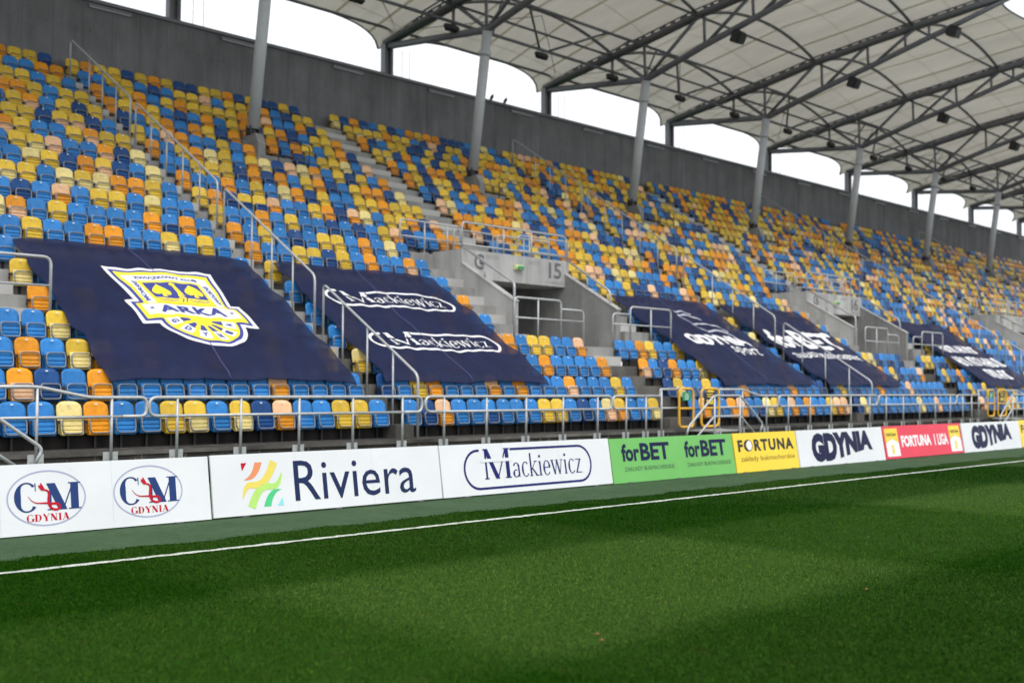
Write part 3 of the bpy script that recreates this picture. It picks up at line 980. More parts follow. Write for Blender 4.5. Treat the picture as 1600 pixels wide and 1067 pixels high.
RISE_M = 1.0
for bi, j in enumerate(list(JR)[:-1]):
    xa, xb = TX(j), TX(j + 1)
    bay = thing('fabric_roof_bay', {-2: 'cream fabric roof bay furthest left, out of frame', -1: 'cream fabric roof bay at the top left, left of the first truss'}.get(j, 'cream fabric roof bay right of the %s truss from the left' % ORD[j + 1]),
                'roof', 'fabric bays of the stand roof', (xa, 33, 18))
    nu, nv = 26, 30
    vs = []
    for iv in range(nv + 1):
        for iu in range(nu + 1):
            s = iu / nu
            q = 4 * s * (1 - s)
            yf = 19.9 + 2.1 * (1 - abs(2 * s - 1) ** 2.2)
            yr = 40.1 - 0.95 * (1 - abs(2 * s - 1) ** 5)
            y = yf + (yr - yf) * iv / nv
            fade = min(1.0, max(0.0, (y - 35.5) / 4.0))
            edge = 0.30 * fade
            yy = (y - 20) / 20
            sag = 0.10 * math.sin(min(1, max(0, (y - 24.9) / 5.0)) * math.pi) if 24.9 < y < 29.9 else 0
            z = top_z(y) + 0.30 + RISE_M * (1 - 0.36 * fade) * (q ** (0.9 - 0.35 * fade)) * (0.86 - 0.14 * math.cos(yy * 6)) - edge - sag * q
            vs.append((xa + (xb - xa) * s, y, z))
    fs = [(a * (nu + 1) + b, a * (nu + 1) + b + 1, (a + 1) * (nu + 1) + b + 1, (a + 1) * (nu + 1) + b) for a in range(nv) for b in range(nu)]
    mb = MB()
    mb.add(vs, fs, True)
    to_parent(mb.build('membrane', 'membrane'), bay)
    mb = MB()     # edge cables
    mb.tube([vs[i] for i in range(nu + 1)], 0.05, 6)
    to_parent(mb.build('front_edge_cable', 'roof_steel'), bay)
    mb = MB()
    mb.tube([vs[nv * (nu + 1) + i] for i in range(nu + 1)], 0.045, 6)
    to_parent(mb.build('rear_edge_cable', 'roof_steel'), bay)
    for y, rise in ((35.0, 0.95), (30.05, 0.95), (24.75, 0.95)):
        mb = MB()
        z0 = top_z(y) + 0.02
        pts = []
        for q in range(17):
            s = q / 16
            pts.append((xa + (xb - xa) * s, y, z0 + rise * 4 * s * (1 - s)))
        mb.tube(pts, 0.075, 8)
        to_parent(mb.build('arch', 'roof_steel'), bay)
        mb = MB()
        mb.tube([(xa, y, z0 - 0.05), (xb, y, z0 - 0.05)], 0.06, 8)
        to_parent(mb.build('tie', 'roof_steel'), bay)
    mb = MB()
    mb.tube([(xa, 34.8, 16.95), (xb, 34.8, 16.95)], 0.075, 8)
    to_parent(mb.build('service_tube', 'roof_steel'), bay)
    mb = MB()
    mb.tube([(xa, 33.2, 18.0), (xb, 33.2, 18.0)], 0.07, 8)
    to_parent(mb.build('purlin', 'roof_steel'), bay)
    xm = (xa + xb) / 2
    for dx0, dx1 in ((-2.6, -0.25), (2.6, 0.25)):
        mb = MB()
        mb.tube([(xm + dx0, 33.2, 18.0), (xm + dx1, 34.8, 16.95)], 0.055, 8)
        to_parent(mb.build('brace', 'roof_steel'), bay)
    for sgn in (-1, 1):
        mb = MB()
        mb.tube([(xm + sgn * 4.2, 33.2, 18.0), (xm + sgn * 3.2, 34.8, 16.95)], 0.04, 6)
        to_parent(mb.build('brace', 'roof_steel'), bay)
    mb = MB()
    mb.tube([(xa, 38.75, 17.5), (xb, 38.75, 17.5)], 0.07, 8)
    to_parent(mb.build('rear_tube', 'roof_steel'), bay)
    mb = MB()
    mb.tube([(xa, 38.75, 17.5), (xm, 34.9, 18.55)], 0.018, 5)
    mb.tube([(xb, 38.75, 17.5), (xm, 34.9, 18.55)], 0.018, 5)
    to_parent(mb.build('wire_brace', 'roof_steel'), bay)
    if j >= 0:
        lamp(xa - 0.35, 34.8, 16.88, 'dark floodlight clamped to the roof tube at the %s truss from the left' % ORD[j + 1])
        lamp(xm - 0.1, 34.8, 16.88, 'dark floodlight on the roof tube midway after the %s truss from the left' % ORD[j + 1])

# ------------------------------------------------------------------ aisle handrails
def rail_z(y): return 2.09 + 0.6335 * (y - 19.15)
SEG = [('lowest', 19.12, 22.62, 5), ('second lowest', 22.98, 27.15, 6), ('third', 27.5, 32.2, 6), ('topmost', 32.55, 36.75, 6)]
for k in range(0, 5):
    xr = RA(k)
    for nm, ya, yb, npost in SEG:
        h_ = thing('aisle_handrail', 'galvanised tube handrail, %s section in the %s' % (nm, AN[k]), 'handrail', 'handrails up the stepped aisles', (xr, ya, row_z(1)))
        def ground(y):
            for i in range(NROW, 0, -1):
                if y >= nose(i):
                    zz = row_z(i)
                    if i < 20 and y >= nose(i + 1) - 0.45:
                        zz += RISE / 2
                    return zz
            return row_z(1)
        mb = MB()
        rail(mb, [(xr, ya, ground(ya)), (xr, ya, rail_z(ya)), (xr, yb, rail_z(yb)), (xr, yb, ground(yb))], 0.026, 0.16)
        to_parent(mb.build('top_rail', 'galvanised'), h_)
        y = ya + (0.86 if nm == 'lowest' else TREAD)
        while y < yb - 0.5:
            mb = MB()
            mb.tube([(xr, y, ground(y)), (xr, y, rail_z(y))], 0.023, 8)
            to_parent(mb.build('post', 'galvanised'), h_)
            y += TREAD

# ------------------------------------------------------------------ front barrier, gates and pitch-side stairs
YB = 18.88
ZT, ZM = 1.60, 1.27
def post(mbp, x, z1, par):
    mb = MB()
    mb.tube([(x, YB, 0.50), (x, YB, z1)], 0.027, 8)
    p = to_parent(mb.build('post', 'galvanised'), par)
    mb = MB()
    for s in (-1, 1):
        xa, xb = (x - 0.135, x - 0.02) if s < 0 else (x + 0.02, x + 0.135)
        mb.box(xa, xb, 18.895, 18.912, 0.48, 0.665)
        for zz in (0.545,):
            mb.tube([(x + s * 0.085, 18.895, zz), (x + s * 0.085, 18.883, zz)], 0.014, 6)
    sub(mb.build('base_plate', 'galvanised'), p)
def segment(label, xa, xb, la, lb):
    """loop ends: 'u' folded down to the middle rail, 'o' open"""
    t = thing('barrier_railing', label, 'railing', 'railings along the front of the stand', ((xa + xb) / 2, YB, 0.6))
    path = [(xa, YB, ZT), (xb, YB, ZT)]
    mb = MB()
    pts = []
    if la == 'u':
        pts += [(xa + 0.5, YB, ZM), (xa, YB, ZM)]
    pts += [(xa, YB, ZT), (xb, YB, ZT)]
    if lb == 'u':
        pts += [(xb, YB, ZM), (xb - 0.5, YB, ZM)]
    rail(mb, pts, 0.028, 0.16)
    to_parent(mb.build('top_rail', 'galvanised'), t)
    mb = MB()
    mb.tube([(xa + (0.4 if la == 'u' else 0), YB, ZM), (xb - (0.4 if lb == 'u' else 0), YB, ZM)], 0.0275, 8)
    to_parent(mb.build('mid_rail', 'galvanised'), t)
    n = max(2, round((xb - xa) / 1.32))
    for q in range(n):
        post(None, xa + 0.55 + (xb - xa - 1.1) * q / (n - 1), ZT, t)
for k in KT:
    c = VC(k)
    where = {-1: 'at the left edge', 0: 'below tunnel fifteen', 1: 'below tunnel sixteen', 2: 'below tunnel seventeen', 3: 'below the tunnel past seventeen', 4: 'at the far end'}[k]
    # straight runs either side
    if k >= 0:
        segment('galvanised barrier run ending beside the aisle, left of the gate ' + where, c - 10.4, c - 4.05, 'u', 'u')
        segment('short galvanised barrier run just left of the gate ' + where, c - 4.0, c - 2.06, 'u', 'o')
    segment('galvanised barrier run starting near the gate %s, to its right' % where, c + 4.0, c + 10.4, 'u', 'u')
    # raised pieces beside the gate
    t = thing('gate_side_railing', 'raised galvanised railing left of the yellow gate ' + where, 'railing', 'railings along the front of the stand', (c - 1.6, YB, 0.6))
    mb = MB()
    rail(mb, [(c - 2.06, YB, ZT), (c - 1.99, YB, ZT), (c - 1.99, YB, 1.78), (c - 1.2, YB, 1.78)], 0.028, 0.06)
    mb.tube([(c - 1.96, YB, ZM), (c - 1.2, YB, ZM)], 0.026, 8)
    to_parent(mb.build('top_rail', 'galvanised'), t)
    post(None, c - 1.93, 1.76, t)
    t = thing('gate_side_railing', 'galvanised railing sloping down right of the yellow gate ' + where, 'railing', 'railings along the front of the stand', (c + 2.5, YB, 0.6))
    mb = MB()
    rail(mb, [(c + 0.75, YB, 1.78), (c + 2.0, YB, 1.78), (c + 2.9, YB, ZT), (c + 3.95, YB, ZT), (c + 3.95, YB, ZM), (c + 3.5, YB, ZM)], 0.028, 0.12)
    mb.tube([(c + 0.75, YB, ZM), (c + 3.55, YB, ZM)], 0.0255, 8)
    to_parent(mb.build('top_rail', 'galvanised'), t)
    for xx, zz in ((c + 0.8, 1.76), (c + 2.0, 1.76), (c + 3.3, ZT)):
        post(None, xx, zz, t)
    # two yellow gate leaves
    for nm, xa, xb in (('left', c - 1.24, c - 0.58), ('right', c - 0.20, c + 0.66)):
        t = thing('yellow_gate', 'yellow tube gate leaf with a small %s sign, %s' % ('green' if nm == 'left' else 'dark', where), 'gate', 'yellow gates to the pitch', ((xa + xb) / 2, YB - 0.07, 0.75))
        y = YB - 0.08
        lo, hi = 0.745, 1.80
        loop = fillet([((xa + xb) / 2, y, lo), (xb, y, lo), (xb, y, hi), (xa, y, hi), (xa, y, lo), ((xa + xb) / 2, y, lo)], 0.17, 6)[:-1]
        mb = MB()
        mb.tube(loop, 0.034, 8, True)
        to_parent(mb.build('frame', 'yellow_paint'), t)
        mb = MB()
        mb.tube([(xa, y, 1.255), (xb, y, 1.255)], 0.03, 8)
        to_parent(mb.build('cross_bar', 'yellow_paint'), t)
        mb = MB()
        if nm == 'left':
            mb.box(xa + 0.16, xb - 0.14, y - 0.012, y + 0.005, 1.47, 1.70)
            o_ = to_parent(mb.build('sign', 'sign_green'), t)
            sgn = o_
            mb = MB()
            for q, w in enumerate((0.14, 0.2, 0.17)):
                mb.box((xa + xb) / 2 - w / 2, (xa + xb) / 2 + w / 2, y - 0.018, y - 0.013, 1.63 - 0.06 * q, 1.65 - 0.06 * q)
            sub(mb.build('sign_print', 'ink_white'), sgn)
        else:
            mb.box(xa + 0.14, xb - 0.2, y - 0.012, y + 0.005, 1.29, 1.70)
            sgn = to_parent(mb.build('sign', 'sign_dark'), t)
            mb = MB()
            for q, (w, h_) in enumerate(((0.30, 0.025), (0.26, 0.025), (0.0, 0.0), (0.33, 0.05), (0.36, 0.05))):
                if w:
                    mb.box(xa + 0.4 - w / 2, xa + 0.4 + w / 2, y - 0.018, y - 0.013, 1.63 - 0.065 * q, 1.63 - 0.065 * q + h_)
            sub(mb.build('sign_print', 'board_yellow'), sgn)
    # double stair to the pitch with outer railing
    t = thing('pitch_stairs', 'double sided metal stairs with tube railing before the gate ' + where, 'stairs', 'metal stairs down to the pitch', (c, 18.4, 0))
    mb = MB()
    mb.box(c - 0.68, c + 0.6, 18.07, 18.88, 0.62, 0.66)
    to_parent(mb.build('platform', 'galvanised'), t)
    for s, x0 in ((-1, c - 0.68), (1, c + 0.6)):
        for q in range(3):
            mb = MB()
            xs_ = x0 + s * (0.02 + 0.28 * q)
            mb.box(min(xs_, xs_ + s * 0.26), max(xs_, xs_ + s * 0.26), 18.09, 18.86, 0.44 - 0.16 * q, 0.48 - 0.16 * q)
            to_parent(mb.build('step', 'galvanised'), t)
    for y in (18.04,):
        mb = MB()
        rail(mb, [(c - 1.95, y, 0.56), (c - 1.85, y, 0.80), (c - 0.68, y, 1.612), (c + 0.6, y, 1.612), (c + 1.75, y, 0.80), (c + 1.62, y, 0.56)], 0.026, 0.10)
        to_parent(mb.build('hand_rail', 'galvanised'), t)
        mb = MB()
        rail(mb, [(c - 1.75, y, 0.33), (c - 0.68, y, 1.045), (c + 0.6, y, 1.045), (c + 1.6, y, 0.36)], 0.024, 0.08)
        to_parent(mb.build('lower_rail', 'galvanised'), t)
        for xx in (c - 0.66, c + 0.58):
            mb = MB()
            mb.tube([(xx, y, 0.0), (xx, y, 1.60)], 0.03, 8)
            to_parent(mb.build('post', 'galvanised'), t)

# ------------------------------------------------------------------ advertising boards
YBD, LEAN, HB = 13.72, math.radians(9.6), 0.845
def board(label, xa, xb, mat):
    lift, dl = random.uniform(0.0, 0.03), random.uniform(-0.012, 0.012)
    t = thing('advertising_board', label, 'advertising board', 'advertising boards beside the pitch', ((xa + xb) / 2, YBD, 0))
    def mp(a, b, z):
        bow = 0.006 * math.sin(a * 1.7 + xa) * math.sin(b * 3)
        return Vector((xa + a, YBD + (b + 0.012) * math.sin(LEAN + dl) - (z + bow) * math.cos(LEAN), lift + (b + 0.012) * math.cos(LEAN + dl) + z * math.sin(LEAN)))
    W = xb - xa
    mb = MB()
    w = W - 0.012
    w -= 0.004
    na, nb_ = 24, 6
    for z_ in (0.0, -0.03):
        g_ = [mp(0.012 + (w - 0.012) * i / na, HB * j / nb_, z_) for j in range(nb_ + 1) for i in range(na + 1)]
        mb.add(g_, [(j * (na + 1) + i, j * (na + 1) + i + 1, (j + 1) * (na + 1) + i + 1, (j + 1) * (na + 1) + i) for j in range(nb_) for i in range(na)])
    o_ = (na + 1) * (nb_ + 1)
    rim = [i for i in range(na + 1)] + [(j + 1) * (na + 1) - 1 for j in range(1, nb_ + 1)] + [nb_ * (na + 1) + i for i in range(na - 1, -1, -1)] + [j * (na + 1) for j in range(nb_ - 1, 0, -1)]
    for q in range(len(rim)):
        a_, c2 = rim[q], rim[(q + 1) % len(rim)]
        mb.f.append((a_, a_ + o_, c2 + o_, c2))
        mb.s.append(False)
    pnl = to_parent(mb.build('panel', mat), t)
    mb = MB()
    for q in range(1, 4):
        xx = xa + W * (q - 0.5) / 3
        p1, p2 = mp(xx - xa, HB * 0.8, -0.04), Vector((xx, YBD + 0.62, 0.02))
        mb.tube([p1, p2], 0.015, 6)
        mb.tube([mp(xx - xa, 0.04, -0.05), p2], 0.015, 6)
    to_parent(mb.build('back_stay', 'board_edge'), t)
    def put(shape, name, m, off=0.003):
        return sub(lay(shape, mp, name, m, None, off, 0.4), pnl)
    for q in range(1, round(W / 1.4) if mat == 'board_white' else 0):          # joints between the sheets of the board
        xx = W * q / round(W / 1.4)
        put(poly2d([(xx - 0.003, 0.0), (xx + 0.003, 0.0), (xx + 0.003, HB), (xx - 0.003, HB)]), 'joint', 'board_joint', 0.0015)
    mb = MB()
    for q in (0.12, 0.5, 0.88):
        xx = xa + W * q
        mb.box(xx - 0.05, xx + 0.05, YBD - 0.03, YBD + 0.45, 0.008, 0.024)
    to_parent(mb.build('foot', 'board_edge'), t)
    return t, put, W
SER = Glyphs(0.25, 0.05, 0.09)
SERL = Glyphs(0.115, 0.042, 0.05)

def cm_logo(put, cx, cy):
    put(ring2d(ell(cx, cy, 0.485, 0.335, 0, 360, 48)[:-1], ell(cx, cy, 0.468, 0.318, 0, 360, 48)[:-1]), 'ring', 'ink_lilac')
    put(SER.word('C', cx - 0.41, cy - 0.155, 0.345, 0.95), 'letter', 'ink_blue')
    put(SER.word('M', cx + 0.00, cy - 0.15, 0.325, 1.05), 'letter', 'ink_blue', 0.0035)
    put(SER.word('GDYNIA', cx - 0.26, cy - 0.275, 0.085, 1.12, 0.10), 'lettering', 'ink_red')
    # red snake-like ribbon across the letters
    body = bez((cx - 0.23, cy + 0.03), (cx - 0.16, cy - 0.10), (cx - 0.06, cy - 0.04), (cx + 0.02, cy - 0.07)) + bez((cx + 0.02, cy - 0.07), (cx + 0.06, cy - 0.08), (cx + 0.15, cy - 0.05), (cx + 0.15, cy - 0.12))[1:] + bez((cx + 0.15, cy - 0.12), (cx + 0.14, cy - 0.16), (cx + 0.04, cy - 0.16), (cx + 0.02, cy - 0.08))[1:] + bez((cx + 0.02, cy - 0.08), (cx + 0.0, cy - 0.02), (cx + 0.03, cy + 0.02), (cx + 0.02, cy + 0.07))[1:] + bez((cx + 0.02, cy + 0.07), (cx + 0.0, cy + 0.10), (cx - 0.03, cy + 0.09), (cx - 0.08, cy + 0.12))[1:]
    n = len(body)
    ws = [0.005 + 0.024 * min(1, i / 16) for i in range(n)]
    for i in range(n - 12, n):
        ws[i] = 0.022
    put(ribbon2d(body, ws), 'snake', 'ink_red', 0.006)
    put(poly2d([(cx - 0.06, cy + 0.085), (cx - 0.03, cy + 0.12), (cx - 0.075, cy + 0.19), (cx - 0.085, cy + 0.15), (cx - 0.105, cy + 0.165), (cx - 0.10, cy + 0.13)]), 'snake_head', 'ink_red', 0.007)

t, put, W = board('white advertising board with two round emblems at the left edge', 4.07, 8.262, 'board_white')
for cx in (0.60, 1.96, 3.29):
    cm_logo(put, cx, 0.43)
t, put, W = board('white advertising board with coloured wave squares and big dark blue lettering', 8.268, 12.43, 'board_white')
sx, sy = 0.48, 0.10
def wv(p): return [(sx + a * 0.66, sy + b * 0.62) for a, b in p]
put(poly2d(wv([(0.0, 1.0), (0.14, 1.0), (0.02, 0.82)])), 'wave', 'ink_red')
put(poly2d(wv([(0.34, 1.0)] + [(0.52, 1.0)] + bez((0.52, 1.0), (0.42, 0.72), (0.30, 0.58), (0.04, 0.62), 8) + bez((0.04, 0.62), (0.22, 0.68), (0.30, 0.84), (0.34, 1.0), 6)[:-1])), 'wave', 'ink_orange')
put(ribbon2d(wv(bez((0.82, 1.0), (0.66, 0.64), (0.52, 0.46), (0.24, 0.50), 9) + bez((0.24, 0.50), (0.10, 0.52), (0.06, 0.40), (0.0, 0.22), 7)[1:]), [0.125 - 0.004 * i for i in range(10)] + [0.085, 0.08, 0.07, 0.06, 0.05, 0.035, 0.015]), 'wave', 'ink_gold')
put(ribbon2d(wv(bez((0.20, 0.0), (0.34, 0.34), (0.46, 0.50), (0.72, 0.44), 9) + bez((0.72, 0.44), (0.88, 0.42), (0.94, 0.56), (1.0, 0.74), 7)[1:]), [0.125 - 0.004 * i for i in range(10)] + [0.085, 0.08, 0.07, 0.06, 0.05, 0.035, 0.015]), 'wave', 'ink_lime')
put(poly2d(wv([(0.50, 0.0), (0.68, 0.0)] + bez((0.68, 0.0), (0.72, 0.20), (0.82, 0.34), (0.98, 0.36), 7) + bez((0.98, 0.36), (0.72, 0.44), (0.58, 0.26), (0.50, 0.0), 7)[:-1])), 'wave', 'ink_green')
put(poly2d(wv([(0.84, 0.0), (1.0, 0.0), (0.98, 0.18)])), 'wave', 'ink_cyan')
put(text2d('Riviera', (1.345, 0.135, 3.61, 0.715), 0.0), 'lettering', 'ink_darkblue')
def mack(put, x0, y0, w, h, m, bg, stroke, off=0.003):
    """pill outline broken by a tall wide M that is split by a gap, followed by a light serif word"""
    r = h / 2
    path = [(x0 + w * 0.115, y0 + h)] + ell(x0 + r, y0 + r, r, r, 90, 270, 14) + ell(x0 + w - r, y0 + r, r, r, -90, 90, 14) + [(x0 + w * 0.345, y0 + h)]
    put(ribbon2d(path, stroke), 'outline', m, off)
    g = Glyphs(0.13, 0.05, 0.05)
    mh = h * 0.80
    v, f = g.word('M', 0, 0, 1.0)
    sx_ = w * 0.205 / max(a for a, b in v)
    put(([(x0 + w * 0.135 + a * sx_, y0 + h * 0.235 + b * mh) for a, b in v], f), 'letter', m, off + 0.0015)
    put(poly2d([(x0 + w * 0.12, y0 + h * 0.235 + mh * 0.56), (x0 + w * 0.352, y0 + h * 0.235 + mh * 0.56), (x0 + w * 0.352, y0 + h * 0.235 + mh * 0.67), (x0 + w * 0.12, y0 + h * 0.235 + mh * 0.67)]), 'letter_gap', bg, off + 0.0045)
    v, f = SERL.word('ackiewicz', 0, 0, 1.0)
    hi = max(a for a, b in v)
    s = w * 0.565 / hi
    put(([(x0 + w * 0.352 + a * s, y0 + h * 0.235 + b * h * 0.60) for a, b in v], f), 'lettering', m, off)
t, put, W = board('white advertising board with a dark blue pill outline around serif lettering', 12.436, 16.715, 'board_white')
mack(put, 0.52, 0.10, 3.18, 0.635, 'ink_indigo', 'board_white', 0.040)
t, put, W = board('green advertising board with two identical dark blue logos', 16.725, 20.83, 'board_green')
for q in (0.22, 2.22):
    v1 = text2d('for', (q + 0.12, 0.40, q + 0.66, 0.735), 0.035)
    v2 = text2d('BET', (q + 0.69, 0.40, q + 1.62, 0.74), 0.035)
    put(v1, 'lettering', 'ink_navy')
    put(v2, 'lettering', 'ink_navy')
    put(text2d('ZAK\u0141ADY BUKMACHERSKIE', (q + 0.16, 0.215, q + 1.72, 0.295), 0.0), 'small_lettering', 'ink_greengrey')
t, put, W = board('short yellow advertising board with bold black spaced lettering', 20.838, 23.415, 'board_yellow')
put(text2d('FORTUNA', (0.16, 0.44, 2.42, 0.70), 0.045, 1.22), 'lettering', 'ink_black')
put(poly2d(ell(0.60, 0.57, 0.105, 0.105, 0, 360, 18)[:-1]), 'dot', 'ink_white', 0.0065)
put(text2d('zak\u0142ady bukmacherskie', (0.22, 0.20, 2.42, 0.34), 0.0), 'small_lettering', 'ink_grey')
def gdynia(put, x0, y0, w, h, m, off=0.003):
    v, f = text2d('GDYNIA', (0, 0, 1, 1), 0.075, 1.02)
    out = []
    for a, b in v:
        lift = 0.0 if a < 0.36 else 0.36 * ((a - 0.36) / 0.64) ** 0.8 - (0.10 * ((a - 0.82) / 0.18) ** 2 if a > 0.82 else 0)
        bb = lift + b * (1 - lift) + 0.03 * a
        out.append((x0 + a * w + 0.0 * b, y0 + bb * h))
    put((out, f), 'lettering', m, off)
t, put, W = board('white advertising board with heavy navy lettering between yellow and red boards', 23.425, 27.62, 'board_white')
gdynia(put, 0.62, 0.08, 2.95, 0.68, 'ink_navy')
t, put, W = board('red advertising board with white lettering and a badge at each end', 27.64, 32.38, 'board_red')
for q in (0.10, 3.92):
    put(poly2d([(q, 0.06), (q + 0.72, 0.06), (q + 0.72, 0.40), (q, 0.40)]), 'badge', 'ink_white')
    put(poly2d([(q, 0.402), (q + 0.36, 0.52), (q + 0.72, 0.402), (q + 0.72, 0.78), (q, 0.78)]), 'badge_top', 'board_yellow')
    put(poly2d([(q + 0.002, 0.40), (q + 0.718, 0.40), (q + 0.36, 0.515)]), 'badge_peak', 'ink_white')
    put(text2d('FORTUNA', (q + 0.08, 0.58, q + 0.64, 0.66), 0.02), 'badge_lettering', 'ink_black', 0.006)
    put(text2d('1', (q + 0.28, 0.12, q + 0.42, 0.36), 0.02), 'badge_lettering', 'ink_gold', 0.006)
put(text2d('FORTUNA', (0.98, 0.28, 2.72, 0.58), 0.05), 'lettering', 'ink_white')
put(text2d('1 LIGA', (2.92, 0.27, 3.78, 0.58), 0.04), 'lettering', 'ink_white')
t, put, W = board('white advertising board with heavy navy lettering right of the red board', 32.40, 36.66, 'board_white')
gdynia(put, 0.62, 0.08, 2.95, 0.68, 'ink_navy')
t, put, W = board('short yellow advertising board cut by the right edge', 36.68, 39.25, 'board_yellow')
put(text2d('FORTUNA', (0.16, 0.44, 2.42, 0.70), 0.045, 1.22), 'lettering', 'ink_black')
put(text2d('zak\u0142ady bukmacherskie', (0.22, 0.20, 2.42, 0.34), 0.0), 'small_lettering', 'ink_grey')

# ------------------------------------------------------------------ banners over the seats
SLOPE = RISE / TREAD
def seat_plane(y): return 1.2155 + SLOPE * (y - 19.851)
Y0B, Y1B = 20.70, 25.42
LB = math.hypot(Y1B - Y0B, (Y1B - Y0B) * SLOPE)
CS, SN = 1 / math.hypot(1, SLOPE), SLOPE / math.hypot(1, SLOPE)
def banner(label, xa, xb, seed, extra_lo=0.0):
    t = thing('banner', label, 'banner', 'dark blue banners laid over the seats', ((xa + xb) / 2, Y0B, seat_plane(Y0B)))
    W = xb - xa
    rs = random.Random(seed)
    ph = [rs.uniform(0, 6.28) for _ in range(8)]
    def mp(a, b, z):
        y = Y0B + b * CS
        u = (y - (19.851 + 0.14)) / TREAD          # seat backs under the cloth
        sag = -0.075 * (0.5 - 0.5 * math.cos(2 * math.pi * u)) * (0.6 + 0.4 * math.sin(a * 1.3 + ph[0]))
        seatw = -0.024 * (0.5 - 0.5 * math.cos(2 * math.pi * a / 0.5)) * (0.5 + 0.5 * math.cos(2 * math.pi * u))
        wr = 0.018 * math.sin(a * 2.1 - b * 1.1 + ph[1]) + 0.012 * math.sin(a * 4.3 + b * 2.2 + ph[2]) + 0.007 * math.sin(a * 9.0 - b * 5.0 + ph[3])
        wr -= 0.05 * math.exp(-((a - W * (0.62 + 0.05 * math.sin(ph[5])) - 0.22 * (b - LB)) / 0.07) ** 2) * max(0, (b - LB * 0.55) / LB)
        wr -= 0.04 * math.exp(-((a - W * 0.86 + 0.30 * (LB - b)) / 0.06) ** 2) * max(0, (b - LB * 0.6) / LB)
        h = 0.315 + sag + seatw + wr
        if b < 0.25:
            h -= 0.10 * (1 - b / 0.25) ** 2          # lower hem droops
        e = min(a, W - a)
        if e < 0.22:
            h -= 0.05 * (1 - max(e, 0) / 0.22) ** 2
        nz = z
        x = xa + a
        if a < 0.5:
            x += (1 - a / 0.5) * (0.05 * math.sin(b * 3.4 + ph[4]) + 0.02 * math.sin(b * 7.5 + ph[5]))
        if a > W - 0.5:
            x += (1 - (W - a) / 0.5) * (0.04 * math.sin(b * 3.0 + ph[6]))
        return Vector((x, y - SN * nz, seat_plane(y) + h + CS * nz))
    nu, nv = 84, 92
    vs = [mp(W * i / nu, LB * j / nv, 0) for j in range(nv + 1) for i in range(nu + 1)]
    fs = [(j * (nu + 1) + i, j * (nu + 1) + i + 1, (j + 1) * (nu + 1) + i + 1, (j + 1) * (nu + 1) + i) for j in range(nv) for i in range(nu)]
    mb = MB()
    mb.add(vs, fs, True)
    clo = to_parent(mb.build('cloth', 'banner_cloth'), t)
    mb = MB()
    edge = [mp(W * i / nu, 0, 0) for i in range(nu + 1)]
    mb.tube(edge, 0.012, 5)
    mb.tube([mp(0, LB * j / nv, 0) for j in range(nv + 1)], 0.008, 5)
    mb.tube([mp(W, LB * j / nv, 0) for j in range(nv + 1)], 0.008, 5)
    to_parent(mb.build('hem', 'banner_cloth'), t)
    # welded seam down the middle
    mb = MB()
    sp = [mp(W * 0.47 + 0.15 * math.sin(b_ * 0.9 + ph[7]), b_, 0.006) for b_ in np.linspace(0.02, LB - 0.02, 60)]
    mb.tube(sp, 0.012, 5)
    to_parent(mb.build('seam', 'banner_seam'), t)
    def put(shape, name, m, off=0.008, cell=0.08):
        return sub(lay(shape, mp, name, m, None, off, cell, 0.0002), clo)
    return t, put, W

t, put, W = banner('dark blue banner with a large yellow and white club crest', 10.22, 16.12, 1)
cx = 2.97
def crest_outline(g):
    """half outline grown by g, from the top centre clockwise"""
    r = 0.86 + g
    cyc = 2.18
    pts = [(0, 4.30 + g), (1.16 + g * 1.1, 4.30 + g), (1.00 + g, 3.0 + 0.0), (1.02 + g, 2.85 + g), (1.22 + g, 2.85 + g), (1.22 + g, 2.22 - g)]
    a0 = math.asin(max(-1, min(1, (2.22 - g - cyc) / r)))
    for i in range(15):
        a = a0 + (-math.pi / 2 - a0) * i / 14
        pts.append((r * math.cos(a), cyc + r * 1.0 * math.sin(a)))
    full = [(cx + a, b) for a, b in pts] + [(cx - a, b) for a, b in reversed(pts[1:-1])]
    return full
put(poly2d(crest_outline(0.20)), 'crest_border', 'print_white', 0.008)
put(poly2d(crest_outline(0.105)), 'crest_outline', 'print_blue', 0.012)
put(poly2d(crest_outline(0.02)), 'crest_field', 'print_yellow', 0.016)
put(poly2d([(cx - 1.06, 4.18), (cx + 1.06, 4.18), (cx + 0.94, 2.86), (cx - 0.94, 2.86)]), 'crest_panel', 'print_white', 0.020)
put(poly2d([(cx - 0.80, 3.92), (cx + 0.80, 3.92), (cx + 0.74, 2.86), (cx - 0.74, 2.86)]), 'crest_rim', 'print_yellow', 0.024)
put(poly2d([(cx - 0.70, 3.82), (cx + 0.70, 3.82), (cx + 0.66, 3.05), (cx - 0.66, 3.05)]), 'crest_sky', 'print_blue', 0.028)
put(poly2d([(cx - 0.72, 3.10), (cx + 0.72, 3.10), (cx + 0.74, 2.86), (cx - 0.74, 2.86)]), 'crest_sea', 'print_yellow', 0.030)
